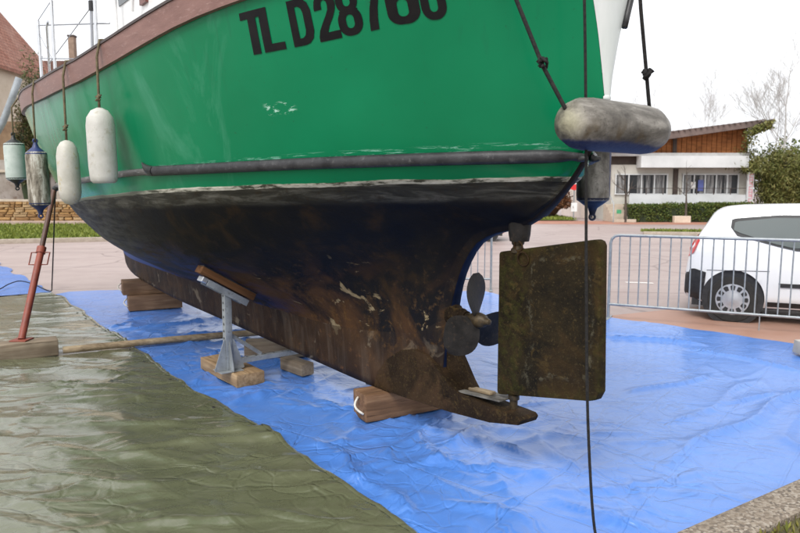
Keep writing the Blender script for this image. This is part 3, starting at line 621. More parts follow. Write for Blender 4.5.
for ch,ua,ub in LET:
    cu=bpy.data.curves.new('tmp','CURVE'); cu.dimensions='2D'; cu.fill_mode='BOTH'; wid=max(p[0] for p in GL[ch][0])
    for poly in GL[ch]:
        dense=[]
        for i in range(len(poly)):
            a=poly[i]; b=poly[(i+1)%len(poly)]; n_=max(1,int(math.hypot(a[0]-b[0],a[1]-b[1])/.12))
            dense+=[(a[0]+(b[0]-a[0])*k/n_,a[1]+(b[1]-a[1])*k/n_) for k in range(n_)]
        sp=cu.splines.new('POLY'); sp.points.add(len(dense)-1); sp.use_cyclic_u=True
        for i,p in enumerate(dense): sp.points[i].co=(p[0],p[1],0,1)
    to=bpy.data.objects.new('tmp',cu); COL.objects.link(to); dg=bpy.context.evaluated_depsgraph_get(); me=bpy.data.meshes.new_from_object(to.evaluated_get(dg))
    bpy.data.objects.remove(to); bm=bmesh.new(); bm.from_mesh(me); bmesh.ops.triangulate(bm,faces=bm.faces)
    bmesh.ops.subdivide_edges(bm,edges=[e for e in bm.edges if e.calc_length()>.15],cuts=1)
    bmesh.ops.triangulate(bm,faces=bm.faces)
    for v in bm.verts:
        u=ua+(ub-ua)*v.co.x/wid; z=zb(u)+HL*v.co.y; e=.01
        b=hull_b(u,z); nn=Vector((-(hull_b(u+e,z)-hull_b(u-e,z))/(2*e),1,-(hull_b(u,z+e)-hull_b(u,z-e))/(2*e))).normalized()
        v.co=Vector((u,b,z))+nn*.0028
    bmesh.ops.recalc_face_normals(bm,faces=bm.faces); bm.to_mesh(me); bm.free(); me.materials.clear(); me.name='registration_letter'; add('registration_letter',me,m_letter,boat)

# heel casting, fin, rudder, propeller
mb=MB()
heel=[(1.34,.225),(1.30,.34),(1.18,.46),(1.02,.555),(.86,.59),(.74,.575),(.62,.50),(.52,.425),(.42,.395),(.14,.378),(.0,.375),(-.065,.372),(-.085,.355),(-.07,.325),(.16,.278),(.5,.250),(1.0,.228)]
mb.prism(heel,-.062,.098,None,.008); mb.build('heel_casting',m_skeg,boat,smooth=40)
MB().prism([(.62,.80),(.575,.72),(.50,.60),(.40,.46),(.33,.385),(.62,.36)],-.03,.03,None,.01).build('skeg_fin',m_skeg,boat,smooth=40)
mb=MB(); mb.box((.30,.018,.408),(.42,.135,.009),Matrix.Rotation(R(4),4,'Y'),.002); mb.build('heel_plate',M('flaked_grey',(.02,.017,.014),(.17,.16,.14),9,.7,.5,30),boat,smooth=30)
MB().box((.30,.02,.425),(.19,.05,.018),Matrix.Rotation(R(4),4,'Y'),.004).build('heel_batten',m_pole,boat,smooth=30)
MB().lathe([(.024,.36),(.024,.43),(.034,.43),(.034,.455),(.020,.46),(.018,.52)],12,Matrix.Translation((.055,.0,0))).build('heel_pintle',m_brass,boat,smooth=40)
rd=[(.165,.452),(.165,1.28),(.158,1.293),(-.50,1.402),(-.525,1.395),(-.535,1.37),(-.555,.62),(-.535,.575),(-.49,.558),(.15,.440)]
rud=MB().prism(rd,-.032,.032,None,.014).build('rudder',m_rudder,boat,smooth=40)
rp=[]
rng2=random.Random(5)
mb=MB(); mb.lathe([(.055,1.36),(.062,1.40),(.066,1.45),(.07,1.50)],16,Matrix.Translation((.035,0,0))); mb.build('rudder_boss',m_bronze,boat,smooth=40)
mb=MB(); mb.lathe([(.026,1.25),(.026,1.29),(.040,1.295),(.040,1.315),(.030,1.325),(.028,1.335),(.036,1.345),(.038,1.36),(.030,1.375),(.024,1.38)],14,Matrix.Translation((.045,0,0))); mb.build('rudder_stock',m_brass,boat,smooth=40)
def ring(c,r,t,m=None,n=18,k=6):
    mb=MB(); m=m or Matrix(); 
    for i in range(n):
        a=2*PI*i/n
        for j in range(k):
            b=2*PI*j/k; p=Vector(((r+t*math.cos(b))*math.cos(a),(r+t*math.cos(b))*math.sin(a),t*math.sin(b))); mb.v.append(tuple(Vector(c)+m@p))
    for i in range(n):
        for j in range(k): mb.f.append((i*k+j,((i+1)%n)*k+j,((i+1)%n)*k+(j+1)%k,i*k+(j+1)%k)); mb.mi.append(0)
    return mb
ring((.01,.035,1.335),.030,.005,Matrix.Rotation(R(80),3,'X')).build('shackle_ring',m_skeg,boat,smooth=180)
ring((-.03,.038,1.265),.040,.005,Matrix.Rotation(R(82),3,'X')).build('shackle_ring',m_skeg,boat,smooth=180)
prop=bpy.data.objects.new('propeller',None); COL.objects.link(prop); prop.parent=boat; prop.location=(.40,.0,.855)
RY=Matrix.Rotation(-PI/2,4,'Y')    # lathe axis towards the stern
MB().lathe([(.03,-.20),(.03,-.02),(.045,0),(.048,.05),(.040,.09),(.026,.10),(.024,.115),(.016,.14),(.0,.145)],18,RY).build('propeller_hub',m_brass,prop,smooth=50)
mb=MB().lathe([(.070,-.20),(.075,-.17),(.055,-.15),(.052,-.10),(.045,-.095),(.040,-.06)],16,RY); mb.build('stern_gland',m_skeg,boat).location=(.40,0,.855)
for ang in (88,208,328):
    mb=MB(); nr,ncn=10,8
    for side in (0,1):
        for i in range(nr+1):
            f=i/nr; r=.035+.255*f; ch=.035+.215*math.sin(PI*min(1,f*.86+.10))**.8*(1 if f<.97 else .55); pit=-R(31-22*f)
            for j in range(ncn+1):
                s_=(j/ncn-.5)*ch; th=.010*(1-.6*f)*(1-(2*j/ncn-1)**2)+.0015
                off=th*(1 if side else -1); mb.v.append((s_*math.sin(pit)+off*math.cos(pit)-.025,s_*math.cos(pit)-off*math.sin(pit),r+0*s_))
    w_=ncn+1; half=(nr+1)*w_
    for side in (0,1):
        for i in range(nr):
            for j in range(ncn):
                q=(side*half+i*w_+j,side*half+(i+1)*w_+j,side*half+(i+1)*w_+j+1,side*half+i*w_+j+1); mb.f.append(q); mb.mi.append(0)
    rim=[(i*w_,(i+1)*w_) for i in range(nr)]+[(nr*w_+j,nr*w_+j+1) for j in range(ncn)]+[((i+1)*w_+ncn,i*w_+ncn) for i in range(nr-1,-1,-1)]
    for a,b in rim: mb.f.append((a,b,b+half,a+half)); mb.mi.append(0)
    o=mb.build('propeller_blade',m_bronze,prop,smooth=60); o.rotation_euler=(R(ang-90),0,0)
# wheelhouse, stanchions and lifelines on deck
mb=MB(); z0=2.55
prof=[(4.20,z0),(4.34,3.30),(4.55,4.25),(1.1,4.30),(1.1,z0)]
wh=MB().prism(prof,-.98,.98,None,.02).build('wheelhouse',m_white,boat,smooth=30)
MB().prism([(3.55,3.33),(3.62,4.12),(4.30,4.12),(4.12,3.33)],.976,.988).build('window',m_glass,wh)
m_varn=M('red_brown_trim',(.12,.035,.025),(.18,.06,.045),8,.4)
MB().prism([(3.30,3.2),(3.30,4.2),(3.46,4.2),(3.46,3.2)],.976,1.005).build('wheelhouse_frame',m_varn,wh)
MB().prism([(2.6,3.36),(2.6,4.12),(3.2,4.12),(3.2,3.36)],.976,.988).build('window',m_glass,wh)
MB().tube([(3.95,1.06,2.6),(4.05,1.06,4.3)],.022,8).build('grab_rail',m_white,wh,smooth=60)
MB().tube([(3.48,1.06,3.15),(3.42,1.07,3.3),(3.42,1.07,4.2)],.014,8).build('grab_rail',m_white,wh,smooth=60)
def stanch(u,h,lean=0,r=.014,y=-.04):
    b=bS(u)+y; z=zS(u)+.10; MB().tube([(u,b,z),(u+lean,b,z+h)],r,8).build('stanchion',m_steel,boat,smooth=60); return Vector((u+lean,b,z+h))
t1=stanch(3.02,1.0); t2=stanch(4.08,.70); t3=stanch(4.66,.64,.02); 
MB().tube([(4.60,bS(4.6)-.10,2.58),(4.42,bS(4.4)-.06,3.12),(4.30,bS(4.3)-.05,3.15)],.011,8).build('pulpit_tube',m_steel,boat,smooth=60)
MB().tube([(3.16,bS(3.1)-.05,2.6),(3.10,bS(3.1)-.05,3.65)],.012,8).build('shroud_rod',m_wire,boat,smooth=60)
MB().tube([(3.125,bS(3.1)-.05,3.02),(3.12,bS(3.1)-.05,3.09)],.022,8).build('shroud_clamp',m_black,boat,smooth=60)
def wire(a,b,r=.004,name='lifeline',mat=m_wire,sag=0): 
    a=Vector(a); b=Vector(b); MB().tube([a.lerp(b,i/6)-Vector((0,0,sag*4*(i/6)*(1-i/6))) for i in range(7)],r,6).build(name,mat,boat,smooth=180)
wire(t3,t2); wire(t2,t1+Vector((0,0,-.02))); wire((4.66,bS(4.66)-.04,3.18),(2.75,bS(2.75)-.03,2.86),.006); wire((4.66,bS(4.66)-.04,2.88),(3.45,bS(3.45)-.03,2.70),.005)
wire((4.4,bS(4.4)-.06,2.8),(3.12,bS(3.1)-.05,3.05),.004); wire((4.66,bS(4.66)-.04,3.1),(4.08,bS(4.08)-.04,2.75),.003)

# ------------------------------------------------------------------ fenders
def fend_mat(name,c1,c2,c3=None,**k): return M(name,c1,c2,6,.5,.25,40,c3=c3,**k)
m_foam=fend_mat('white_foam',(.42,.41,.37),(.54,.53,.49),(.34,.31,.24))
m_foam2=fend_mat('worn_white_foam',(.40,.385,.33),(.53,.51,.46),(.40,.32,.16))
m_fwhite=fend_mat('greenish_white_vinyl',(.40,.46,.42),(.52,.57,.53),(.34,.42,.37))
m_navy=M('navy_vinyl',(.012,.02,.075),(.02,.035,.13),8,.45)
def dirty():
    k=NT('dirty_white_vinyl'); P=k.co(); x,y,z=k.sep(P); a=k.noise(k.co(scale=(3,3,.8)),5,8,.7,.4); f=k.noise(P,40,6,.7)
    c=k.ramp(a,(.40,(.085,.07,.05)),(.52,(.28,.25,.20)),(.62,(.56,.54,.48))); c=k.mix(k.ramp(f,(.56,0.),(.66,.7)),c,(.06,.05,.035)); return k.done(c,.6,0,k.bump(f,.4,.004),.4)
m_dirty=dirty(); m_navyblack=M('navy_black_vinyl',(.006,.008,.022),(.012,.016,.04),8,.45)
def grimy(dn):
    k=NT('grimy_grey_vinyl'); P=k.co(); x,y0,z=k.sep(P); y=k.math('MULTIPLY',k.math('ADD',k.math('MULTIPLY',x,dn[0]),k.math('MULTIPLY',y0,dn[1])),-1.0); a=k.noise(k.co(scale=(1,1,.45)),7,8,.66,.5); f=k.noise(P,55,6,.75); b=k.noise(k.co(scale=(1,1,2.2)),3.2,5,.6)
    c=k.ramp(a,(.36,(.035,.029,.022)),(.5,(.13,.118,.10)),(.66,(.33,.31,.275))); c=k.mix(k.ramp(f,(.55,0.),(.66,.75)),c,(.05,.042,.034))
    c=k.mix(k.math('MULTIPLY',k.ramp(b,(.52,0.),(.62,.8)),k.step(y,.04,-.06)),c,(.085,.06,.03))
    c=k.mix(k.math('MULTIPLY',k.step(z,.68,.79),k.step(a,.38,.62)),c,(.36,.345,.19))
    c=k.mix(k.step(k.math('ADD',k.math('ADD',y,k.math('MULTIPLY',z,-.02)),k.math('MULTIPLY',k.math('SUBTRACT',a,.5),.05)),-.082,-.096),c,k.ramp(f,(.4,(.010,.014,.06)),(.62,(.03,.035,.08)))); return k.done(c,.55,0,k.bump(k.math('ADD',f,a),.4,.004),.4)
def fender(label,top,bot,r,mats,rope,style='plain',knot=None,rmat=m_rope_brown):
    """top/bot: ends of the body's axis; rope: points from the body up to the rail"""
    top=Vector(top); bot=Vector(bot); ax=top-bot; L=ax.length; t=empty('fender',label,'fender',bot,0,'fenders hanging round the boat')
    q=ax.to_track_quat('Z','X').to_matrix().to_4x4()
    if style=='plain': prof=[(0,0),(r*.55,.012),(r*.88,.05),(r,.10),(r*1.01,L*.5),(r,L-.13),(r*.86,L-.06),(r*.55,L-.018),(.02,L-.004),(0,L)]
    elif style=='flat': prof=[(0,0),(r*.75,.0),(r*.93,.02),(r*.96,.05),(r,.12),(r,L-.13),(r*.92,L-.07),(r*.6,L-.02),(.02,L),(0,L+.002)]
    elif style=='eyes': prof=[(r*.7,.07),(r*.96,.085),(r,.12),(r,L-.12),(r*.96,L-.085),(r*.7,L-.07)]
    else: prof=[(0,0),(r*.35,.008),(r*.75,.04),(r*.95,.10),(r,.16),(r,L-.16),(r*.95,L-.10),(r*.75,L-.04),(r*.35,L-.008),(0,L)]
    pp=[]
    for i in range(len(prof)-1):
        a,b=prof[i],prof[i+1]; n_=4 if abs(b[1]-a[1])>.08 else 1
        for k in range(n_): pp.append((a[0]+(b[0]-a[0])*k/n_,a[1]+(b[1]-a[1])*k/n_))
    pp.append(prof[-1]); body=MB().lathe(pp,28).build('fender_body',mats[0],t,smooth=50); body.rotation_euler=q.to_euler()
    if style=='eyes':
        for e in (0,1):
            m=Matrix() if e else Matrix.Translation((0,0,L))@Matrix.Rotation(PI,4,'X')
            if not e: pass
            cp=MB().lathe([(0,-.01),(.016,-.008),(.022,.012),(.03,.035),(r*.62,.06),(r*.965,.088),(r*.99,.10),(r*.9,.10)],24,Matrix() if e else Matrix.Translation((0,0,L))@Matrix.Rotation(PI,4,'X'))
            o=cp.build('end_cap',mats[1],t,smooth=50); o.rotation_euler=q.to_euler()
            o=ring((0,0,-.022 if e else L+.022),.017,.008,Matrix.Rotation(PI/2,3,'X')).build('end_eye',mats[1],t,smooth=180); o.rotation_euler=q.to_euler()
    rp_=[Vector(p)-bot for p in rope]
    pts=[]
    for i in range(len(rp_)-1):
        for k in range(4): pts.append(rp_[i].lerp(rp_[i+1],k/4))
    pts.append(rp_[-1]); MB().tube(pts,.0095,7).build('fender_rope',rmat,t,smooth=180)
    if knot is not None:
        for kz in (knot if isinstance(knot,list) else [knot]):
            c=Vector(kz)-bot; mb=MB(); kr_=random.Random(int(c.z*1000))
            for _ in range(4):
                a=[Vector((kr_.uniform(-1,1),kr_.uniform(-1,1),kr_.uniform(-1,1)))*.024 for _ in range(4)]; mb.tube([c+x for x in a],.009,6)
            mb.build('rope_knot',rmat,t,smooth=180)
    return t
def over(u,z=0): return BW(u,bS(u)+.062,zS(u)+.155)
def hang(u,zt,zbm,r,off=.075,lean=0):
    b=bS(u)+off; return BW(u,b,zt),BW(u-lean,b-.01,zbm)
def rope_over(u,top,off=.075): return [top+Vector((0,0,.0)),BW(u,bS(u)+off,zS(u)+.05),BW(u,bS(u)+.05,zS(u)+.172),BW(u,bS(u)-.02,zS(u)+.175),BW(u,bS(u)-.12,zS(u)+.10)]
t_,b_=hang(2.735,2.245,1.70,.098); fender('thick white foam fender nearest the camera, resting just above the black rub strake',t_,b_,.100,(m_foam,),rope_over(2.735,t_),'flat',t_+Vector((0,0,.075)))
t_,b_=hang(3.43,2.05,1.53,.088); fender('yellow stained white foam fender, second from the camera in the port row',t_,b_,.085,(m_foam2,),rope_over(3.43,t_),'plain',t_+Vector((0,0,.10)))
t_,b_=hang(4.53,2.08,1.43,.09,.07); fender('grime streaked fender with blue pointed ends hanging above the red prop',t_,b_,.094,(m_dirty,m_navy),rope_over(4.53,t_,.07),'eyes')
t_,b_=hang(6.35,2.26,1.69,.11,.13); fender('clean pale fender with black eyed ends at the far bow edge',t_,b_,.110,(m_fwhite,m_black),rope_over(6.35,t_,.13),'eyes')
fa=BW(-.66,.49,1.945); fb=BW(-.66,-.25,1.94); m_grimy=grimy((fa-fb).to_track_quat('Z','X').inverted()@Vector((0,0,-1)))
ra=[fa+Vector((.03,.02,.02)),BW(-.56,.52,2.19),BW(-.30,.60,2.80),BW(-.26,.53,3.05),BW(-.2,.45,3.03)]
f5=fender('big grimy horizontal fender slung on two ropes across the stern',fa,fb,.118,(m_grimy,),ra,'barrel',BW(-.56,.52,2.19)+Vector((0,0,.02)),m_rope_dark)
rb_=[BW(-.66,-.155,2.045),BW(-.66,-.115,2.22),BW(-.66,-.05,2.5),BW(-.64,.0,2.95),BW(-.48,.0,3.05)]; pts=[]
for i in range(4): pts+=[rb_[i].lerp(rb_[i+1],k/4)-fb for k in range(4)]
MB().tube(pts+[rb_[-1]-fb],.009,7).build('fender_rope',m_rope_dark,f5,smooth=180)
c=BW(-.66,-.118,2.21)-fb; mb=MB()
for _ in range(5): mb.tube([c+Vector((random.uniform(-1,1),random.uniform(-1,1),random.uniform(-1,1)))*.024 for _ in range(4)],.009,6)
mb.build('rope_knot',m_rope_dark,f5,smooth=180)
fender('grey hanging fender with navy bottom end behind the horizontal stern fender',BW(.1,-.75,2.12),BW(.1,-.75,1.50),.105,(m_grimy,m_navyblack),[BW(.1,-.75,2.14),BW(.1,-.76,2.85),BW(.1,-.70,3.0),BW(.1,-.6,2.95)],'eyes',None,m_rope_dark)

# loose ropes
def loose(name,label,cat,pts,r,mat,n=8,sub=5):
    P=[Vector(p) for p in pts]; out=[]
    for i in range(len(P)-1):
        p0=P[max(i-1,0)];p1=P[i];p2=P[i+1];p3=P[min(i+2,len(P)-1)]
        for k in range(sub):
            t=k/sub; out.append(.5*((2*p1)+(p2-p0)*t+(2*p0-5*p1+4*p2-p3)*t*t+(3*p1-p0-3*p2+p3)*t**3))
    out.append(P[-1]); o=MB().tube(out,r,n).build(name,mat,smooth=180); return tag(o,label,cat)
loose('mooring_rope','long thin black rope hanging from the stern past the rudder to the tarpaulin','rope',[BW(-.42,.36,3.02),BW(-.50,.40,3.03),(.792,3.12,2.80),(.812,3.11,2.5),(.835,3.10,1.9),(.855,3.09,1.2),(.875,3.07,.6),(.905,3.03,.12),(.93,2.99,.035),(1.0,2.93,.03),(1.06,2.80,.03),(.98,2.7,.03)],.0068,m_rope_dark)
loose('electric_cable','thin grey cable hanging from the port bow onto the left tarpaulins','cable',[at(56,182,8.5),at(55,200,8.9),at(53.5,245,9.8),at(52,284,10.7),at(51,291,10.72),at(44,289,10.9),at(33,284,11.4),at(20,281,11.7),at(9,284,11.3),at(0,289,10.9),at(-12,293,10.6)],.009,m_rope_dark)

# ------------------------------------------------------------------ timbers, stand, prop
GZ=.022
def timber(name,label,cat,c,L,W,H,ang,mat,z0=GZ,bev=.012,group=None,tilt=0):
    o=MB().box((0,0,H/2),(L,W,H),None,bev).build(name,mat,smooth=35); bm=bmesh.new(); bm.from_mesh(o.data)
    bmesh.ops.subdivide_edges(bm,edges=[e for e in bm.edges if e.calc_length()>.15],cuts=5,use_grid_fill=True)
    for v in bm.verts: 
        nz=mnoise.noise_vector(v.co*7+Vector((c[0]*3,c[1]*5,L))); v.co+=Vector((nz.x,nz.y,nz.z))*.0045
    bm.to_mesh(o.data); bm.free(); o.location=(c[0],c[1],z0); o.rotation_euler=(0,tilt,ang); return tag(o,label,cat,group)
def handle(par,x,y,z,h,mat=m_rope_white):
    pts=[]
    for i in range(9):
        a=i/8; pts.append((x-.045*math.sin(a*PI)-.004,y+(a-.5)*.09,z+h*(a-.5)))
    return MB().tube(pts,.0085,7).build('rope_handle',mat,par,smooth=180)
TG='timber blocks under the keel'
nb=timber('timber_block','dark sleeper block with a white rope handle under the stern end of the keel','timber block',(.031,4.896),.73,.215,.195,R(28.7),m_oak,group=TG)
handle(nb,-.365,-.03,.105,.10)
o=MB().box((0,0,.0),(.24,.16,.025),None,.006).build('rubber_pad',m_black,smooth=30); o.location=(-.12,4.90,GZ+.195+.012); o.rotation_euler=(0,R(3),R(130)); tag(o,'thin dark rubber pad between the dark sleeper and the keel','pad')
e1=Vector((.896,.444)); n1=Vector((-.444,.896)); f0=Vector((-3.658,9.052))
c1=f0+e1*.35+n1*.13; a_=math.atan2(e1.y,e1.x)
tb=timber('timber_block','lower sleeper of the two stacked below the front of the keel','timber block',c1,.70,.26,.205,a_,m_oak2,group=TG)
c2=c1+n1*.09-e1*.05; tu=timber('timber_block','upper sleeper of the two stacked below the front of the keel','timber block',c2,.72,.26,.195,a_,m_oak2,GZ+.206,group=TG)
handle(tb,-.35,.0,.10,.10); handle(tu,-.36,.0,.10,.10)
sa=Vector((-1.338,5.467)); sb=Vector((-1.845,6.127)); sc_=Vector((-1.118,5.567)); se=(sb-sa).normalized(); sn=Vector((se.y,-se.x)); sw=.235; sc0=sa+se*.40+sn*sw/2
timber('timber_block','tan plank block under the galvanised stand','timber block',sc0,.80,sw+.02,.112,math.atan2(se.y,se.x),m_new_wood,group='timber feet')
timber('timber_block','larger grey offcut lying behind the galvanised stand','timber block',(-1.22,6.62),.62,.24,.15,R(6),m_grey_wood,group='timber offcuts')
timber('timber_block','short brown offcut block on the blue sheet right of the stand','timber block',(-.93,5.99),.36,.13,.11,math.atan2(-.329,.258)+R(4),m_grey_wood,group='timber offcuts')
# galvanised stand: its tilted head carries a bearing pad square to the bilge
u_s=2.74; bq=.62
def hull_z(u,b):
    q=smooth_section(u)
    for (b0,z0),(b1,z1) in zip(q,q[1:]):
        if b1>=b>=b0 and z0>.4: return z0+(z1-z0)*(b-b0)/max(b1-b0,1e-6)
za,zb_=hull_z(u_s,bq-.2),hull_z(u_s,bq+.2); tl=math.atan2(zb_-za,.4); hz=max(hull_z(u_s,bq),(za+zb_)/2)
pc=BW(u_s-.02,bq,0); rzs=math.atan2(NV.y,NV.x); nrm=Vector((-math.sin(tl),0,math.cos(tl)))
PT=.062; padc=Vector((0,0,hz-.008/math.cos(tl)))-nrm*(PT/2); zt=padc.z-(PT/2+.03)/math.cos(tl)-GZ-.113
st=empty('boat_stand','galvanised steel boat stand with punched post and braces','boat stand',(pc.x,pc.y,GZ+.113),rzs)
MB().box((0,0,.004),(.20,.17,.008),None,.002).build('foot_plate',m_galv,st)
MB().box((0,0,zt/2),(.062,.062,zt-.01),None,.006).build('post',m_galv,st,smooth=30)
for k in range(7): MB().lathe([(.011,0),(.011,.0012)],12,Matrix.Translation((.0315,0,.28+k*.06))@Matrix.Rotation(PI/2,4,'Y')).build('punched_hole',m_black,st)
for sgn in (1,-1):
    MB().prism([(.033*sgn,.01),(.13*sgn,.01),(.13*sgn,.03),(.045*sgn,.27),(.033*sgn,.27)],.020,.027).build('gusset',m_galv,st)
    MB().prism([(.033*sgn,.01),(.11*sgn,.01),(.11*sgn,.03),(.045*sgn,.25),(.033*sgn,.25)],-.0035,.0035,Matrix.Rotation(PI/2,4,'Z')).build('gusset',m_galv,st)
RT=Matrix.Rotation(-tl,4,'Y'); hc=Vector((0,0,zt+.012))
hd=MB().box(hc,(.40,.115,.010),RT,.002); 
for sgn in (1,-1): hd.box(hc+RT@Vector((0,sgn*.0605,-.02)),(.40,.006,.052),RT)
hd.build('head_channel',m_galv,st)
MB().box(hc+RT@Vector((.225,0,-.012)),(.05,.10,.045),RT,.006).build('head_plate',m_steel,st)
MB().box((-.52,0,.07),(.85,.05,.045),None,.004).build('spreader_bar',m_galv,st)
for k in range(9): MB().lathe([(.010,0),(.010,.001)],10,Matrix.Translation((-.17-.085*k,0,.0927))).build('punched_hole',m_black,st)
MB().tube([(-.03,0,.30),(-.30,0,.10)],.018,6).build('brace',m_galv,st)
pw=MB().box((0,0,0),(.53,.13,PT),None,.008).build('bearing_pad',m_orange_wood,smooth=35); pw.location=Vector((pc.x,pc.y,0))+Vector((0,0,padc.z)); pw.rotation_euler=(Matrix.Rotation(rzs,4,'Z')@RT).to_euler()
tag(pw,'orange brown wooden bearing pad between the stand head and the hull','wooden pad')
rs_=MB().box((0,0,PT/2+.005),(.53,.132,.010),None,.002).build('rubber_facing',m_black,pw)
# red steel prop on its timber, and the weathered pole
ra0=Vector((-3.817,6.344)); rb0=Vector((-3.38,6.598)); re=(rb0-ra0).normalized(); rn=Vector((-re.y,re.x)); rc=rb0-re*.52+rn*.12
timber('timber_block','long grey timber with a blue paint smear under the red prop','timber block',rc,1.04,.24,.155,math.atan2(re.y,re.x),m_grey_wood,group='timber feet')
pf=Vector((-3.73,6.58,GZ+.157)); pt=BW(5.55,hull_b(5.55,1.68)+.035,1.68); ax=pt-pf
pr=empty('steel_prop','rust red telescopic steel prop leaning against the port bow','steel prop',pf)
MB().box((0,0,.006),(.16,.16,.012),None,.003).build('foot_plate',m_red_steel,pr)
MB().tube([(0,0,.01),ax*.56],.034,14).build('outer_tube',m_red_steel,pr,smooth=50)
MB().tube([ax*.55,ax*.99],.026,14).build('inner_tube',m_brown_steel,pr,smooth=50)
MB().tube([ax*.545,ax*.585],.045,14).build('collar',m_red_steel,pr,smooth=50)
side=ax.cross(Vector((0,1,0))).normalized()
for sgn in (1,-1):
    a0=ax*.47; a1=ax*.55; MB().tube([a0+side*sgn*.03,a0+side*sgn*.095,a1+side*sgn*.095,a1+side*sgn*.03],.007,7).build('prop_handle',m_red_steel,pr,smooth=50)
MB().tube([ax*.985-Vector((0,0,.0)),ax*1.0+Vector((.10,-.04,.03))],.032,12).build('prop_head',m_black,pr,smooth=50)
loose('wooden_pole','weathered thin wooden pole lying across both tarpaulins behind the stand','pole',[(-3.37,6.66,.06),(-2.163,7.26,.062),(-1.04,7.74,.06),(-.2,8.1,.06)],[.036]*15+[.032],m_pole,10)

# ------------------------------------------------------------------ crowd barriers
def barrier(label,loc,rz,L=2.5,H=1.08,n=20):
    t=empty('crowd_barrier',label,'barrier',loc,rz,'steel crowd barriers'); r=.019
    path=[(0,0,0),(0,0,H-.10)]+[(.10-.10*math.cos(a),0,H-.10+.10*math.sin(a)) for a in (R(30),R(60),R(90))]
    path+=[(L-.10,0,H)]+[(L-.10+.10*math.sin(a),0,H-.10+.10*math.cos(a)) for a in (R(30),R(60),R(90))]+[(L,0,0)]
    MB().tube(path,r,10).build('frame',m_galv,t,smooth=60)
    MB().tube([(0,0,.19),(L,0,.19)],.017,8).build('bottom_rail',m_galv,t,smooth=60)
    first=None
    for i in range(n):
        x=L*(i+1)/(n+1)
        if first is None: first=MB().tube([(0,0,.19),(0,0,H)],.0085,7).build('bar',m_galv,t,smooth=60); o=first
        else: o=first.copy(); COL.objects.link(o); o.parent=t
        o.location=(x,0,0); o.rotation_euler=(0,R(random.uniform(-.4,.4)),0)
    for x in (.0,L): 
        MB().box((x,0,.010),(.05,.34,.010),None,.002).build('foot',m_galv,t)
    MB().tube([(L*.69,0,.0),(L*.69,0,.19)],.008,6).build('bar_stub',m_galv,t,smooth=60)
    return t
bd=Vector((.892,-.452)).normalized(); ba=math.atan2(bd.y,bd.x)
barrier('galvanised crowd barrier standing in front of the white car',(2.69,8.66,.0),ba)
barrier('galvanised crowd barrier seen behind the propeller',(1.50,11.12,.0),PI-R(6),2.3)
# ------------------------------------------------------------------ cars
def carpaint(name,c):
    k=NT(name); return k.done(c,.32,0,None,.5,.6)
m_cwhite=carpaint('white_car_paint',(.78,.79,.80)); m_cred=carpaint('red_car_paint',(.34,.02,.018)); m_plastic=M('black_plastic',(.014,.014,.015),(.03,.03,.032),20,.55)
m_cglass=NT('tinted_glass').done((.030,.048,.046),.05,0,None,.8,.3); m_tyre=M('tyre',(.014,.014,.014),(.03,.028,.026),18,.8,.3,60); m_alloy=M('silver_hubcap',(.42,.43,.45),(.52,.53,.55),10,.35,metal=.5)
m_tail=NT('tail_lamp').done((.48,.012,.010),.3,0,None,.3)
c_zr=T((0,.58),(.03,.80),(.10,.98),(.22,1.20),(.33,1.365),(.45,1.425),(.8,1.46),(1.5,1.475),(2.0,1.42),(2.75,.98),(3.2,.90),(3.5,.76),(3.64,.55))
c_yw=T((0,.66),(.06,.735),(.2,.79),(.5,.825),(.9,.835),(2.7,.83),(3.2,.77),(3.5,.66),(3.64,.52))
c_zb=T((0,.30),(.1,.25),(.4,.2),(3.2,.2),(3.64,.28))
def csec(x):
    zr,yw,z0=c_zr(x),c_yw(x),c_zb(x); belt=min(.93,zr-.10); top=zr-belt
    P=[(yw*.90,z0),(yw*.985,z0+.10),(yw,min(.52,belt-.06)),(yw*.988,belt-.02),(yw*.955,belt+top*.18),(yw*.845,belt+top*.72),(yw*.78,belt+top*.90),(yw*.66,belt+top*.975),(yw*.35,zr),(0,zr+.004)]
    return P
def cy(x,z):
    P=csec(x)
    for a,b in zip(P,P[1:]):
        if b[1]>=z>=a[1]: return a[0]+(b[0]-a[0])*(z-a[1])/max(b[1]-a[1],1e-6)
    return P[-1][0]
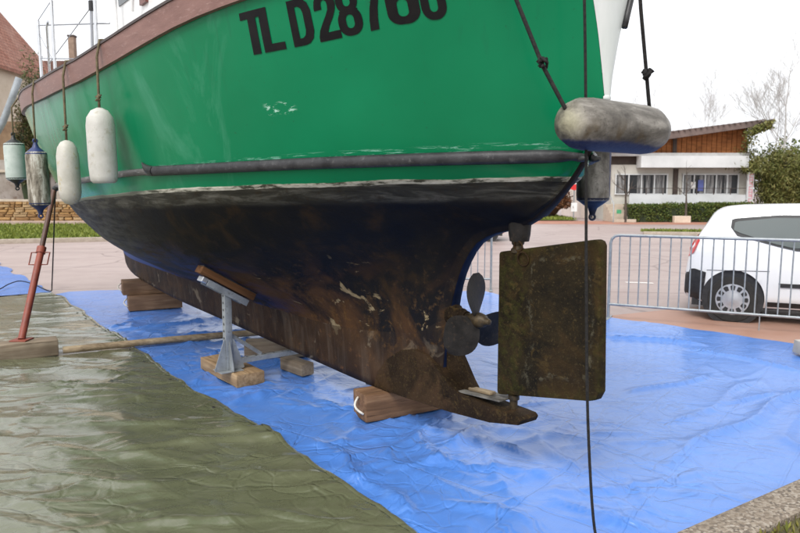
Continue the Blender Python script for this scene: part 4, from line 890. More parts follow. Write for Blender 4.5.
def car(label,loc,rz,paint,cat='car'):
    t=empty('parked_car',label,cat,loc,rz,'parked cars'); mb=MB(); XS=[0,.015,.03,.06]+[.10+.04*i for i in range(88)]+[3.62,3.64]; WH=((.57,.305),(2.93,.305)); AR=.355
    rings=[]
    for x in XS:
        P=csec(x); tt=[0]
        for a,b in zip(P,P[1:]): tt.append(tt[-1]+math.hypot(b[0]-a[0],b[1]-a[1]))
        fy=pin(tt,[p[0] for p in P]) if False else (lambda q,tt=tt,P=P:float(np.interp(q,tt,[p[0] for p in P]))); fz=(lambda q,tt=tt,P=P:float(np.interp(q,tt,[p[1] for p in P])))
        n=34; rings.append([(fy(tt[-1]*i/n),fz(tt[-1]*i/n)) for i in range(n+1)])
    n=len(rings[0])
    for side in (1,-1):
        b=len(mb.v); ins=[]
        for x,rg in zip(XS,rings):
            for y,z in rg:
                i_=False; X,Z=x,z
                for wx,wz in WH:
                    d=math.hypot(x-wx,z-wz)
                    if y>.45 and d<AR: i_=True; X=wx+(x-wx)*AR/max(d,1e-4); Z=wz+(z-wz)*AR/max(d,1e-4)
                ins.append(i_); mb.v.append((X,y*side,Z) if i_ else (x,y*side,z))
        for i in range(len(XS)-1):
            for k in range(n-1):
                q=(i*n+k,(i+1)*n+k,(i+1)*n+k+1,i*n+k+1)
                if all(ins[j] for j in q): continue
                q=tuple(b+j for j in q); mb.f.append(q if side<0 else q[::-1]); mb.mi.append(0)
    for e in (0,len(XS)-1):
        ring_=[(XS[e],y,z) for y,z in rings[e]]+[(XS[e],-y,z) for y,z in rings[e][::-1]]; b=len(mb.v); mb.v+=ring_; mb.f.append(tuple(range(b,b+len(ring_)))); mb.mi.append(0)
    bo=mb.build('body',paint,t,smooth=50,fix=True)
    MB().box((1.75,0,.23),(3.3,1.44,.10)).build('underbody',m_plastic,t)
    for wx,wz in WH:
        MB().lathe([(AR+.002,-.80),(AR+.002,.80)],24,Matrix.Translation((wx,0,wz))@Matrix.Rotation(PI/2,4,'X')).build('wheel_arch',m_plastic,t)
        for s in (1,-1):
            w=bpy.data.objects.new('wheel',None); COL.objects.link(w); w.parent=t; w.location=(wx,s*.735,wz-.015); w.rotation_euler=(PI/2 if s<0 else -PI/2,0,0)
            MB().lathe([(.195,-.07),(.275,-.075),(.29,-.05),(.292,.05),(.278,.078),(.205,.082),(.195,.07)],32).build('tyre',m_tyre,w,smooth=45)
            hub=MB().lathe([(.20,.066),(.192,.080),(.16,.082),(.10,.080),(.075,.086),(.0,.092)],32).build('hubcap',m_alloy,w,smooth=40)
            v0=None
            for k in range(12):
                a=2*PI*k/12
                if v0 is None: v0=MB().prism([(.118,-.020),(.168,-.030),(.178,-.012),(.178,.012),(.168,.030),(.118,.020)],-.004,.004,Matrix.Rotation(PI/2,4,'X')).build('hubcap_slot',m_plastic,w); o=v0
                else: o=v0.copy(); COL.objects.link(o); o.parent=w
                o.location=(0,0,.0815); o.rotation_euler=(0,0,a)
    def patch(name,poly,mat,off,par=t,dens=.10):
        for s in (1,-1):
            bm=bmesh.new(); vs_=[bm.verts.new((p[0],0,p[1])) for p in poly]; f=bm.faces.new(vs_); bmesh.ops.triangulate(bm,faces=[f])
            for _ in range(3): bmesh.ops.subdivide_edges(bm,edges=[e for e in bm.edges if e.calc_length()>dens],cuts=1); bmesh.ops.triangulate(bm,faces=bm.faces)
            for v in bm.verts: v.co.y=s*(cy(v.co.x,v.co.z)+off)
            bmesh.ops.recalc_face_normals(bm,faces=bm.faces); me=bpy.data.meshes.new(name); bm.to_mesh(me); bm.free(); o=add(name,me,mat,par); me.polygons.foreach_set('use_smooth',[True]*len(me.polygons))
    def grow(poly,d):
        cx=sum(p[0] for p in poly)/len(poly); cz=sum(p[1] for p in poly)/len(poly); return [(x+(d if x>cx else -d),z+(d if z>cz else -d)) for x,z in poly]
    qw=[(.545,1.155),(.62,1.12),(1.0,1.00),(1.20,.955),(1.34,.955),(1.375,1.10),(1.41,1.315),(1.0,1.312),(.60,1.265),(.555,1.25)]
    patch('window_seal',grow(qw,.034),m_plastic,.007); patch('window',qw,m_cglass,.015)
    dw=[(1.53,.95),(2.45,.95),(2.28,1.12),(2.02,1.30),(1.90,1.335),(1.50,1.345)]
    patch('window_seal',grow(dw,.022),m_plastic,.004); patch('window',dw,m_cglass,.009)
    patch('tail_light',[(.03,.79),(.10,.86),(.165,1.02),(.115,1.04),(.075,.97),(.022,.86)],m_tail,.018,dens=.04)
    patch('rear_bumper',[(.004,.34),(.03,.28),(.225,.25),(.22,.36),(.245,.56),(.255,.615),(.12,.655),(.008,.64)],m_plastic,.010,dens=.06)
    patch('side_moulding',[(1.08,.475),(2.5,.475),(2.5,.525),(1.06,.525)],m_plastic,.012); patch('sill',[(.96,.22),(2.55,.22),(2.55,.285),(.95,.285)],m_plastic,.006)
    patch('door_seam',[(.262,.64),(.96,.66),(.96,.668),(.262,.648)],m_plastic,.002); patch('door_seam',[(1.44,.30),(2.50,.30),(2.50,.308),(1.44,.308)],m_plastic,.003)
    patch('door_seam',[(1.40,.30),(1.412,.30),(1.452,.955),(1.44,.955)],m_plastic,.003)
    for s in (1,-1):
        MB().box((1.56,s*(cy(1.56,.84)+.018),.845),(.17,.03,.032),None,.008).build('door_handle',m_plastic,t,smooth=40)
    MB().prism([(.03,-.6),(.0,-.6),(.0,.6),(.03,.6)],.42,.62,Matrix.Rotation(-PI/2,4,'X')@Matrix.Identity(4)).build('bumper_bar',m_plastic,t)
    bw=MB().raw([(.085,-.52,1.0),(.085,.52,1.0),(.30,.44,1.30),(.30,-.44,1.30)],[(0,1,2,3)]); bw.v=[(c_x-.012,y,z) for c_x,y,z in [(.105,-.50,1.0),(.105,.50,1.0),(.315,.44,1.285),(.315,-.44,1.285)]]; bw.build('rear_window',m_cglass,t)
    ws=MB(); ws.v=[(2.12,-.58,1.385),(2.12,.58,1.385),(2.70,.66,1.045),(2.70,-.66,1.045)]; ws.v=[(x+.03,y,z+.018) for x,y,z in ws.v]; ws.f=[(0,1,2,3)]; ws.mi=[0]; ws.build('windscreen',m_cglass,t)
    return t
car('small white hatchback parked behind the crowd barrier',(3.99,9.38,0),math.atan2(-.43,.9),m_cwhite)
car('red car in the distance below the counter stern, seen past the rudder stock',(3.45,22.6,0),PI-R(4),m_cred)

# ------------------------------------------------------------------ buildings
def quadbox(mb,a,b): # axis aligned box between two corners
    c=[(a[i]+b[i])/2 for i in range(3)]; s_=[abs(a[i]-b[i]) for i in range(3)]; return mb.box(c,s_)
m_render=M('white_render',(.44,.42,.37),(.52,.50,.45),1.3,.85,.15,30,c3=(.40,.37,.31)); m_cream=M('cream_render',(.55,.47,.37),(.64,.56,.46),.8,.9,.2,20,c3=(.50,.42,.32)); m_pinkwall=M('pinkish_render',(.56,.47,.42),(.64,.56,.51),.8,.9,.15,20)
m_plank=wood('orange_cladding',(.22,.075,.022),(.30,.11,.034),(.38,.15,.05),12,.3); m_rooftile=M('brown_roof_sheet',(.10,.07,.06),(.16,.115,.10),3,.7,.3,30); m_darkwood=M('dark_post',(.035,.022,.018),(.06,.04,.03),5,.7)
m_curtain=M('curtain',(.07,.07,.072),(.24,.235,.23),5,.8,st=(2.2,1,.25),lo=.42,hi=.58); m_fascia=M('fascia_white',(.48,.49,.49),(.58,.59,.59),1.1,.6)
FY=37.0
def fp(px,py,dy=0): return at(px,py,FY+dy)
bl=empty('restaurant_building','white single storey building with orange wood upper band and sloping brown roof','building',fp(690,221))
def bpart(mb,name,mat,**k): 
    o=mb.build(name,mat,bl,**k); o.location=-bl.location; return o
x0,x1=fp(611,200).x,fp(746,200).x; zf=fp(700,169).z
mb=MB(); quadbox(mb,(x0,FY,-.0),(x1,FY+9,3.0)); wl=bpart(mb,'wall',m_render)
def bsub(mb,name,mat,par): 
    o=mb.build(name,mat,par); o.location=(0,0,0); return o
for (a,b,n_,wcol) in ((615,667,4,0),(682,738,5,1)):
    p,q=fp(a,193.5),fp(b,175); mb=MB(); fr=MB()
    quadbox(mb,(p.x,FY-.03,p.z),(q.x,FY-.01,q.z)); o=bsub(mb,'window',m_darkglass,wl)
    cu=MB(); kx=p.x+.1
    while kx<q.x-.3:
        ww=random.uniform(.22,.42)
        if random.random()<.72:
            cu=MB(); zz=[]
            for j in range(9): cu.v+=[(kx+ww*j/8,FY-.042-.012*(j%2),p.z+.02),(kx+ww*j/8,FY-.042-.012*(j%2),q.z-.02)]
            for j in range(8): cu.f.append((2*j,2*j+2,2*j+3,2*j+1)); cu.mi.append(0)
            cu.build('curtain',m_curtain,o)
        kx+=ww+random.choice([0,.02,.12])
    for i in range(n_+1):
        xx=p.x+(q.x-p.x)*i/n_; quadbox(fr,(xx-.03,FY-.10,p.z),(xx+.03,FY-.025,q.z))
    quadbox(fr,(p.x-.05,FY-.102,p.z-.06),(q.x+.05,FY-.02,p.z)); quadbox(fr,(p.x-.05,FY-.102,q.z),(q.x+.05,FY-.02,q.z+.06)); fr.build('window_frame',m_fascia,o)
m_poster=M('poster_board',(.35,.36,.40),(.6,.55,.5),6,.5); m_poster2=M('blue_poster',(.05,.07,.22),(.08,.10,.3),6,.5)
for (a,b,c_,d_,m_) in ((697,703,191,180,m_poster2),(690,695,189,182,m_poster)):
    p,q=fp(a,c_),fp(b,d_); mb=MB(); quadbox(mb,(p.x,FY-.09,p.z),(q.x,FY-.07,q.z)); bsub(mb,'poster',m_,wl)
p,q=fp(672,199),fp(677.5,169); mb=MB(); quadbox(mb,(p.x,FY-.15,.3),(q.x,FY+.02,q.z)); bpart(mb,'dark_post',m_darkwood)
p,q=fp(626,205),fp(743,194.6); mb=MB(); quadbox(mb,(p.x,FY-.5,.25),(q.x,FY-.42,q.z)); bpart(mb,'parapet',m_fascia)
for i in range(8):
    xx=p.x+(q.x-p.x)*i/7; mb=MB(); quadbox(mb,(xx-.02,FY-.47,q.z),(xx+.02,FY-.43,q.z+.32)); bpart(mb,'railing_post',m_darkwood)
mb=MB(); quadbox(mb,(p.x,FY-.465,q.z+.32),(q.x,FY-.435,q.z+.35)); bpart(mb,'railing',m_darkwood)
p,q=fp(636,168),fp(742,156.5); mb=MB(); quadbox(mb,(p.x,FY-.75,p.z),(q.x,FY-.02,q.z)); bpart(mb,'fascia',m_fascia)
mb=MB(); quadbox(mb,(x0-1.2,FY-.45,q.z+.003),(q.x+.2,FY+.4,q.z+.17)); bpart(mb,'gutter_band',M('grey_band',(.34,.33,.32),(.42,.41,.40),3,.7))
# wood band: vertical boards under the sloping roof line
zr0=lambda px: np.interp(px,[610,668,745],[148.5,140.5,128.5])
px=611.0; wb=bpy.data.objects.new('cladding',None); COL.objects.link(wb); wb.parent=bl; wb.location=-bl.location
zlow=fp(700,153.2).z
while px<744.5:
    a=fp(px+.25,154); b=fp(px+4.75,154); mb=MB(); zt_=at(px+2.5,zr0(px+2.5),FY).z
    quadbox(mb,(a.x,FY-.03+random.uniform(0,.02),zlow),(b.x,FY+.08,zt_+.1)); o=mb.build('plank',m_plank,wb); px+=5
p=fp(672,154); q=fp(676.5,139); mb=MB(); quadbox(mb,(p.x,FY-.10,zlow),(q.x,FY,q.z)); bpart(mb,'dark_post',m_darkwood)
mb=MB(); quadbox(mb,(x0,FY+.09,3.0),(x1,FY+9,4.3)); bpart(mb,'upper_wall',m_darkwood)
rl,rr_=at(600,149,FY-.9),at(752,127.2,FY-.9); r2l,r2r=at(600,141,FY-.9),at(763,120.4,FY-.9)
def roofpr(a,b,c_,d_,y0_,y1_): return MB().raw([(a.x,y0_,a.z),(b.x,y0_,b.z),(c_.x,y0_,c_.z),(d_.x,y0_,d_.z),(a.x,y1_,a.z),(b.x,y1_,b.z),(c_.x,y1_,c_.z),(d_.x,y1_,d_.z)],[(0,1,2,3),(7,6,5,4),(0,4,5,1),(1,5,6,2),(2,6,7,3),(3,7,4,0)])
bpart(roofpr(rl,rr_,r2r,r2l,FY-.9,FY+10),'roof',m_rooftile)
for i in range(30):
    f=i/29; c_=r2l.lerp(r2r,f); mb=MB(); mb.box((c_.x,FY+4.5,c_.z+.02),(.10,11,.05)); 
    if i in (0,): pass
    bpart(mb,'roof_rib',m_rooftile)
a,b=at(752,127.6,FY-.85),at(775,118.6,FY-.85); c_=at(763,121,FY-.85)
bpart(roofpr(a,at(774.5,120.2,FY-.9),b,c_,FY-.85,FY+1.2),'roof_tip',m_rooftile)
# vertical lettered board at the corner
p,q=fp(740.5,204),fp(748.5,172.5); mb=MB(); quadbox(mb,(p.x,FY-.62,p.z),(q.x,FY-.52,q.z)); sg=bpart(mb,'sign_board',m_fascia)
m_pink=M('faded_pink_print',(.62,.16,.22),(.70,.26,.32),6,.6); gz=q.z-.12; cx=(p.x+q.x)/2+.02; rs=random.Random(2)
for i in range(7):
    h_=.155; mb=MB(); z_=gz-.215*i
    for (ax_,az,bx_,bz) in [[(-.08,0,.08,0),(-.08,0,-.08,-h_),(-.08,-h_,.08,-h_)],[(-.08,0,-.08,-h_),(.08,0,.08,-h_),(-.08,-h_/2,.08,-h_/2)],[(-.08,0,.08,0),(.08,0,.08,-h_),(-.08,-h_/2,.08,-h_/2)]][i%3]:
        quadbox(mb,(cx+min(ax_,bx_)-.018,FY-.624,z_+min(az,bz)-.018),(cx+max(ax_,bx_)+.018,FY-.621,z_+max(az,bz)+.018))
    o=mb.build('sign_mark',m_pink,sg)
# entrance steps left of the hedge
m_step=M('step_stone',(.40,.33,.26),(.48,.41,.33),3,.85)
stp=empty('entrance_steps','sandy entrance steps left of the clipped hedge','steps',(fp(612,221).x,FY-1.2,0))
for i in range(6): MB().box((0,.0+.28*i*.5,.08+.15*i),(1.15,1.9-.28*i,.15),None,.01).build('step',m_step,stp)
MB().tube([(-.62,-1.0,0),(-.62,-1.0,.95),(-.45,.9,1.75)],.025,7).build('handrail',m_galv,stp,smooth=60)
MB().box((-.35,-1.02,.55),(.24,.02,.2),None,.004).build('green_notice',M('green_notice',(.03,.22,.10),(.05,.3,.14),9,.5),stp)
# pinkish building to the left of it
a=at(581,221,40.5); b=at(612,140,40.5)
pbld=empty('rendered_house','pinkish rendered house behind the no entry sign','building',((a.x+b.x)/2,43,0)); hw=(b.x-a.x)/2
MB().box((0,0,2.6),(2*hw,5,5.2)).build('wall',m_pinkwall,pbld); MB().prism([(-hw-.3,5.2),(hw+.3,5.2),(0,6.6)],-2.8,2.8).build('roof',m_rooftile,pbld)
MB().box((.1,-2.52,1.0),(.9,.06,2.0)).build('door',m_darkwood,pbld)
# house at far left: cream walls, hipped tiled roof, stone plinth
m_tile=NT('plain_tiles')
def tiles(k):
    P=k.co(); br=k.n('ShaderNodeTexBrick'); k.put(br.inputs['Vector'],k.co('UV')); br.inputs['Scale'].default_value=1; br.inputs['Brick Width'].default_value=.28; br.inputs['Row Height'].default_value=.22; br.inputs['Mortar Size'].default_value=.012
    br.inputs['Color1'].default_value=(.25,.105,.075,1); br.inputs['Color2'].default_value=(.34,.17,.125,1); br.inputs['Mortar'].default_value=(.10,.05,.04,1)
    c=k.mix(k.ramp(k.noise(P,.5,5,.6),(.4,0.),(.7,.5)),br.outputs[0],(.36,.24,.20)); return k.done(c,.85,0,k.bump(br.outputs[1],.6,-.03),.2)
m_tile=tiles(m_tile)
ho=empty('tiled_house','cream house with a steep plain tiled roof at the far left','house',(-23.3,37,0))
MB().box((0,0,3.95),(6.0,8,7.9)).build('wall',m_cream,ho)
m_ochre=M('ochre_stone',(.30,.165,.060),(.40,.235,.095),2.2,.9,.5,16,c3=(.32,.17,.06))
MB().box((2.84,-4.02,3.95),(.42,.14,7.9)).build('corner_quoin',m_ochre,ho)
def rooff(poly,name):
    P=[Vector(p) for p in poly]; c=sum(P,Vector())/len(P); mb=MB(); mb.v=[tuple(p) for p in P]+[tuple(p-Vector((0,0,.16))) for p in P]; n=len(P)
    mb.f=[tuple(range(n)),tuple(range(2*n-1,n-1,-1))]+[(i,i+n,(i+1)%n+n,(i+1)%n) for i in range(n)]; mb.mi=[0]*len(mb.f); o=mb.build(name,m_tile,ho)
    me=o.data; uv=me.uv_layers.new(name='UVMap'); nn=(P[1]-P[0]).cross(P[2]-P[0]).normalized(); ex=(P[1]-P[0]).normalized(); ey_=nn.cross(ex)
    for l in me.loops: v=me.vertices[l.vertex_index].co; uv.data[l.index].uv=((v-P[0]).dot(ex),(v-P[0]).dot(ey_))
e=.35; zt0,zt1=7.85,13.4
rooff([(-3-e,-4-e,zt0),(3+e,-4-e,zt0),(0,-.6,zt1)],'roof'); rooff([(3+e,-4-e,zt0),(3+e,4+e,zt0),(0,.6,zt1),(0,-.6,zt1)],'roof'); rooff([(-3-e,4+e,zt0),(-3-e,-4-e,zt0),(0,-.6,zt1),(0,.6,zt1)],'roof')
rooff([(3+e,4+e,zt0),(-3-e,4+e,zt0),(0,.6,zt1)],'roof')
MB().box((-.9,-4.03,4.6),(1.0,.08,1.5)).build('window',m_cglass,ho)
MB().tube([(3+e,-4-e,zt0-.05),(-3-e,-4-e,zt0-.05)],.07,8).build('gutter',m_darkwood,ho)
h2=empty('distant_house','distant house with red roof and brick chimney glimpsed between the stanchions','house',(-21.5,52,0))
MB().box((0,0,3.9),(9,6,7.8)).build('wall',m_cream,h2); MB().prism([(-4.8,7.8),(4.8,7.8),(3.4,10.6),(-3.4,10.6)],-3.3,3.3,None).build('roof',m_tile,h2)
ch=MB().box((-2.35,-1,11.2),(.42,.42,3.0)).build('chimney',M('chimney_brick',(.20,.14,.10),(.28,.20,.15),4,.9,.4,20),h2); MB().box((-2.35,-1,12.75),(.5,.5,.12)).build('chimney_cap',m_darkwood,ch)
# low stone wall behind the verge, every stone in it
sw_=empty('stone_wall','ochre rubble stone wall behind the grass verge at far left','wall',(-15.0,32.0,0)); m_stones=[m_ochre,M('brown_stone',(.22,.115,.045),(.30,.17,.07),2.5,.9,.5,16),M('pale_stone',(.33,.21,.10),(.42,.29,.16),2.5,.9,.5,16)]
MB().box((-3.2,.28,.60),(18,.36,1.2)).build('mortar_core',M('lime_mortar',(.27,.19,.115),(.34,.25,.16),3,.95,.5,20),sw_)
proto=[]
for i in range(7):
    mb=MB().box((0,0,0),(1,.22,1),None,.12); mb.v=[(x+random.uniform(-.05,.05),y+random.uniform(-.02,.02),z+random.uniform(-.06,.06)) for x,y,z in mb.v]; o=mb.build('stone',m_stones[i%3],sw_); proto.append(o)
z=.02; k_=0
for row in range(9):
    h_=random.uniform(.09,.15); x=-7.6+random.uniform(0,.2)
    while x<3.4:
        l_=random.choice((.22,.3,.38,.5,.62))*random.uniform(.85,1.15); src=proto[random.randrange(7)] 
        if k_<7: o=proto[k_]
        else: o=src.copy(); COL.objects.link(o); o.parent=sw_
        o.location=(x+l_/2,.06+random.uniform(-.02,.02),z+h_/2); o.scale=(l_*.94,1,h_*.92); x+=l_; k_+=1
    z+=h_
MB().box((-3.2,.25,z+.05),(18,.5,.1),None,.02).build('coping',m_step,sw_)
MB().box((-3.2,-1.0,.10),(18,.3,.30),None,.02).build('plinth_kerb',M('pink_plinth',(.34,.24,.2),(.42,.32,.27),3,.85,.2,20),sw_)
lw=empty('rendered_wall','grey and brown patched wall with pale ledge behind the stone wall','wall',(-20.2,33.6,0))
MB().box((0,0,1.55),(6.4,.5,3.1)).build('wall_face',M('patched_render',(.20,.16,.13),(.38,.34,.31),.9,.95,.4,14,c3=(.14,.085,.055)),lw); MB().box((0,-.05,2.55),(6.6,.6,.12),None,.02).build('ledge',m_step,lw)
MB().box((0,.1,4.0),(5.8,.4,1.9)).build('upper_face',M('brown_stonework',(.15,.09,.055),(.27,.18,.11),1.6,.95,.6,12),lw)
loose('leaning_mast','grey metal mast section leaning by the house at far left','mast',[at(-14,150,25),at(3,122,25),at(19,78,25)],.12,M('grey_alloy',(.20,.22,.24),(.28,.31,.33),5,.55),10,2)
MB
# no entry sign
sp_=at(573.5,217,38.5); ns=empty('no_entry_sign','round red no entry sign on a grey pole beside the brown bush','road sign',(sp_.x,38.5,0))
zs_=at(573.5,183,38.5).z
MB().tube([(0,0,0),(0,0,zs_+.45)],.035,8).build('pole',m_galv,ns,smooth=60)
MB().lathe([(0,0),(.40,0),(.40,.02),(0,.02)],28,Matrix.Translation((0,-.04,zs_))@Matrix.Rotation(PI/2,4,'X')).build('sign_disc',M('sign_red',(.55,.02,.02),(.6,.03,.03),5,.4),ns,smooth=40)
MB().box((0,-.064,zs_),(.58,.006,.14)).build('white_bar',m_white,ns); MB().box((0,-.05,zs_-1.35),(.34,.02,.5)).build('lower_plate',m_white,ns)
# planter box by the hedge, concrete weight on the tarp
pl=at(679,223,34.9); po=MB().box((0,0,.17),(.82,.3,.34),None,.02).build('planter',M('planter_cream',(.52,.43,.33),(.6,.5,.4),4,.8,.2,20)); po.location=(pl.x,34.6,0); tag(po,'cream concrete planter block standing in front of the clipped hedge','planter')
cw=MB().prism([(-.10,0),(.10,0),(.085,.13),(-.085,.13)],-.09,.09,None,.012).build('weight_block',M('weight_concrete',(.36,.34,.31),(.45,.43,.40),8,.85,.3,40),smooth=30); cw.location=(4.045,6.62,.03); tag(cw,'small grey concrete weight holding the blue sheet at the right edge','weight')

# ------------------------------------------------------------------ plants
m_bark=M('bark',(.045,.035,.028),(.09,.07,.055),6,.9,.5,30); m_hazed_birch=M('hazed_pale_bark',(.34,.325,.31),(.50,.48,.46),4,.9,.4,20,c3=(.18,.17,.16)); m_core=M('shade_leaves',(.014,.022,.008),(.028,.040,.014),7,.9,.8,22)  # birch bark lightened further: haze and overexposure put into its colour
m_hedge=leafmat('hedge_leaves',(.022,.05,.010),(.045,.085,.014),(.08,.11,.018),(.12,.13,.03)); m_bam=leafmat('bamboo_leaves',(.045,.062,.012),(.09,.11,.02),(.16,.155,.04),(.065,.09,.018),(.22,.19,.07))
m_brown=leafmat('russet_leaves',(.09,.032,.014),(.15,.055,.022),(.20,.09,.035),(.07,.035,.018)); m_dkgreen=leafmat('conifer_needles',(.025,.045,.014),(.05,.075,.02),(.10,.085,.03))
def shell(n,f):  return np.array([f() for _ in range(n)])
def hedge(label,a,b,d,h,n):
    a=Vector((a[0],a[1],0)); b=Vector((b[0],b[1],0)); t=empty('hedge',label,'hedge',(a.x,a.y,0)); L=(b-a).length; dx=(b-a).normalized(); dy=Vector((-dx.y,dx.x,0))
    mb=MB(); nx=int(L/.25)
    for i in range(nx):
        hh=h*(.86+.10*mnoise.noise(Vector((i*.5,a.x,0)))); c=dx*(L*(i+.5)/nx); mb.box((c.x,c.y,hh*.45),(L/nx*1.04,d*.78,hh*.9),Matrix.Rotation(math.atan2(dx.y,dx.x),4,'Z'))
    mb.build('hedge_shade_core',m_core,t); P=[]  # dark boxes fill the hedge, its inner shade put into their colour
    while len(P)<n:
        s_=random.uniform(0,L); q=random.uniform(-.5,.5)*d; zz=random.uniform(.02,1)**.9*h*(.95+.16*mnoise.noise(Vector((s_*1.4,q*2,1))))
        if abs(q)<d*.36 and zz<h*.78: continue
        if mnoise.noise(Vector((s_*2.3,q*3,zz*2.6)))<-.35: continue
        c=dx*s_+dy*(q*(1+.25*mnoise.noise(Vector((s_*1.3,zz*2,5))))); P.append((c.x,c.y,zz))
    leaf_mesh('foliage',P,.085,m_hedge,t,asp=.6,up=-.2); return t
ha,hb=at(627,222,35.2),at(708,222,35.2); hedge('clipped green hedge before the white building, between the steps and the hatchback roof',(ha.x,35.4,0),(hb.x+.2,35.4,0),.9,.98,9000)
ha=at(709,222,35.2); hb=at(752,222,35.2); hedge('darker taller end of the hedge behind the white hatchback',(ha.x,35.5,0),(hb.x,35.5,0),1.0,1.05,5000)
def tubes_tree(mb,p,d,L,r,depth,spread,rg,minr=.006,up=.12):
    n=4; pts=[p]; rr=[r]; q=p.copy(); dd=d.copy()
    for i in range(n):
        dd=(dd+Vector((rg.uniform(-1,1),rg.uniform(-1,1),rg.uniform(-.4,1)))*.13+Vector((0,0,up*.3))).normalized(); q=q+dd*L/n; pts.append(q.copy()); rr.append(r*(1-.45*(i+1)/n))
    mb.tube(pts,rr,5 if depth<2 else 7,cap=False)
    if depth==0: return
    for k in range(rg.choice((2,3,3)) if depth<4 else 3):
        f=rg.uniform(.35,1); i=min(n-1,int(f*n)); b=pts[i].lerp(pts[i+1],f*n-i); ax_=Vector((rg.uniform(-1,1),rg.uniform(-1,1),rg.uniform(-.1,.5))).normalized()
        tubes_tree(mb,b,(dd*(1-spread)+ax_*spread).normalized(),L*rg.uniform(.55,.8),max(r*.5,minr),depth-1,spread,rg,minr,up)
    tubes_tree(mb,pts[-1],dd,L*.75,max(r*.55,minr),depth-1,spread,rg,minr,up)
def bare_tree(label,loc,h,r,mat,seed,depth=5,spread=.55,lean=0):
    rg=random.Random(seed); t=empty('bare_tree',label,'tree',loc,0,'bare winter trees'); MB().tube([(0,0,-.1),(lean*.3,.0,h*.16),(lean*.7,.02,h*.32)],[r*1.25,r,r*.85],9).build('trunk',mat,t,smooth=60)
    mb=MB(); tubes_tree(mb,Vector((lean*.7,.02,h*.31)),Vector((lean*.2,0,1)).normalized(),h*.26,r*.82,depth,spread,rg); mb.build('crown',mat,t,smooth=180); return t
p=at(624.5,222,35.0); bare_tree('small bare tree before the left window of the white building',(p.x,34.9,0),3.0,.07,m_bark,4,3,.75)
p=at(683,222,35.0); bare_tree('small bare tree before the right window of the white building',(p.x,34.7,0),3.1,.055,m_bark,11,3,.75)
p=at(795,215,39); bare_tree('pale barked bare tree at the right edge of the picture',(p.x+.3,41,0),10.0,.085,m_hazed_birch,23,5,.5)
p=at(772,215,44); bare_tree('slim pale bare tree behind the bamboo',(p.x,44,0),9.0,.05,m_hazed_birch,8,5,.5)
p=at(705,215,66); bare_tree('faint bare tree far beyond the brown roof',(p.x,66,0),13,.07,m_hazed_birch,31,5,.55)
p=at(640,215,70); bare_tree('faint bare tree far beyond the stern fender',(p.x,70,0),12,.06,m_hazed_birch,35,5,.55)
def clump(label,name,cat,loc,n,fn,size,mat,stems,asp=.2,up=.6,core=None):
    t=empty(name,label,cat,loc); mb=MB()
    for s_ in stems: mb.tube(s_[0],s_[1],5,cap=False)
    mb.build('stems',m_bark,t,smooth=180); P=[]
    while len(P)<n:
        q=fn()
        if q is not None: P.append(q)
    leaf_mesh('foliage',P,size,mat,t,asp=asp,up=up)
    if core: core(t)
    return t
def bamboo(label,px,Y,wd,h,n,seed,zmin=.1):
    rg=random.Random(seed); p=at(px,215,Y); stems=[]; cl=[]
    for i in range(int(16*wd)):
        bx_,by_=rg.gauss(0,wd*.28),rg.gauss(0,.5); hh=h*rg.uniform(.6,1.0)*(1-.18*abs(bx_)/wd); lx,ly=rg.gauss(bx_*.5,.35),rg.gauss(-.15,.3)
        pts=[Vector((bx_+lx*f*f,by_+ly*f*f,hh*(f-.10*f*f*f))) for f in (0,.2,.4,.6,.8,1)]; stems.append((pts,[.022*(1-.75*f) for f in (0,.2,.4,.6,.8,1)])); cl.append(pts)
    def fn():
        pts=rg.choice(cl); f=rg.uniform(.8,5); i=min(4,int(f)); c=pts[i].lerp(pts[i+1],f-i); s_=.30 if f>1.5 else .42
        q=c+Vector((rg.gauss(0,s_),rg.gauss(0,s_),rg.gauss(0,.25)))
        if mnoise.noise(q*1.5+Vector((seed,0,0)))<-.22 or q.z<zmin: return None
        return tuple(q)
    return clump(label,'bamboo_clump','bamboo',(p.x,Y,0),n,fn,.20,m_bam,stems,.24,.7)
bamboo('tall bamboo clump hiding the right corner of the white building',774,37.2,1.5,4.5,17000,3)
bamboo('broad yellowish bamboo clump at the right edge beside the pale tree',792,36.4,2.2,4.1,17000,5)
bamboo('thin bamboo spray leaning over the orange wood band',754,36.6,.35,5.2,1300,9,2.6)
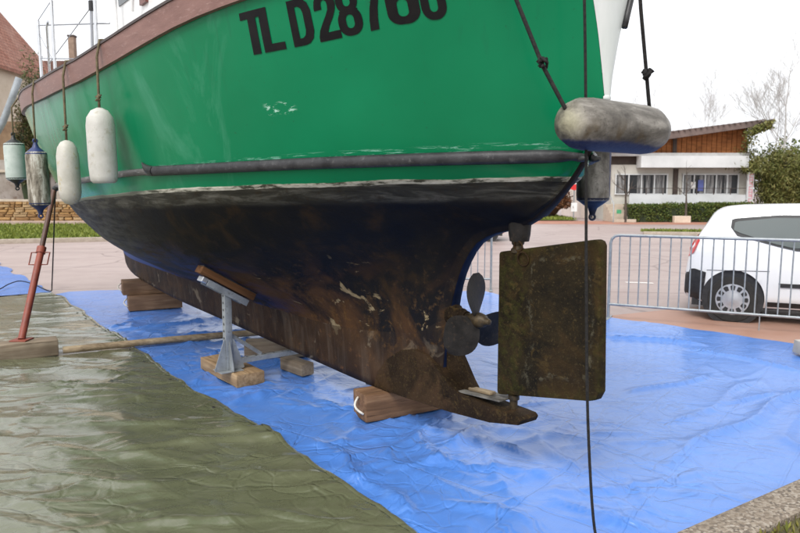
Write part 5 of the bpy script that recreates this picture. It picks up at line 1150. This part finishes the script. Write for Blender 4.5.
def bush(label,name,cat,loc,rx,ry,h,n,size,mat,seed,asp=.5):
    rg=random.Random(seed)
    def fn():
        v=Vector((rg.gauss(0,1),rg.gauss(0,1),rg.gauss(0,1))).normalized()*rg.uniform(.5,1.04)
        if v.z<-.2: v.z=-v.z*.5
        k=1+.28*mnoise.noise(v*2.3+Vector((seed,0,0))); q=Vector((v.x*rx*k,v.y*ry*k,h*.42+v.z*h*.56*k))
        if mnoise.noise(q*2.6+Vector((0,seed,0)))<-.28 or q.z<.02: return None
        return tuple(q)
    st_=[([Vector((0,0,0)),Vector((rg.gauss(0,.2)*rx,rg.gauss(0,.2)*ry,h*.4)),Vector((rg.gauss(0,.5)*rx,rg.gauss(0,.5)*ry,h*.85))],[.04,.025,.008]) for _ in range(9)]
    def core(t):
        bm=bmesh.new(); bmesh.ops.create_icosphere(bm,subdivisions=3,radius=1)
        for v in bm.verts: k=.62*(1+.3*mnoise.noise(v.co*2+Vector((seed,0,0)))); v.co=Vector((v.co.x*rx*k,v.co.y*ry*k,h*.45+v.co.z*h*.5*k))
        me=bpy.data.meshes.new('bush_shade_core'); bm.to_mesh(me); bm.free(); add('bush_shade_core',me,m_core if mat is not m_brown else M('russet_shade',(.05,.02,.01),(.09,.035,.016),7,.9,.8,20),t)  # dark blob filling the bush: inner shade as colour, no real twigs
    return clump(label,name,cat,loc,n,fn,size,mat,st_,asp,.1,core)
p=at(553,221,39); bush('rounded russet brown bush left of the no entry sign','brown_bush','bush',(p.x-.15,39,0),1.2,1.0,2.1,5000,.15,m_brown,2)
p=at(35,120,33); bush('dark green conifer between the tiled house and the bow','conifer','tree',(p.x,33.0,0),.85,.85,8.1,6500,.2,m_dkgreen,6,.25)
p=at(25,110,32.6); bush('brownish shrub in front of the ochre house corner','garden_shrub','shrub',(p.x,32.6,0),.55,.6,6.2,3000,.17,leafmat('mixed_leaves',(.05,.06,.02),(.10,.075,.03),(.13,.09,.05)),14,.35)
p=at(790,214,47); bush('dark evergreen mass behind the bamboo','evergreen_tree','tree',(p.x,47,0),3.2,2.2,5.2,5000,.26,m_hedge,17)
va=at(748,130,FY-1.1); vb=at(772,119.5,FY-1.1); rgv=random.Random(4)
def vine():
    f=rgv.random(); c_=va.lerp(vb,f)-Vector((0,0,.05)); dr=rgv.random()**2*(.9 if f<.35 else .35)
    return tuple(c_+Vector((rgv.gauss(0,.06),rgv.uniform(-.25,.5),-dr))-Vector((va.x,va.y,0)))
vs_t=[([va-Vector((va.x,va.y,0)),va.lerp(vb,.5)-Vector((va.x,va.y,.05)),vb-Vector((va.x,va.y,0))],[.03,.025,.015])]
clump('green climber trailing over the pointed roof tip','climbing_vine','vine',(va.x,va.y,0),1400,vine,.13,m_bam,vs_t,.6,.3)
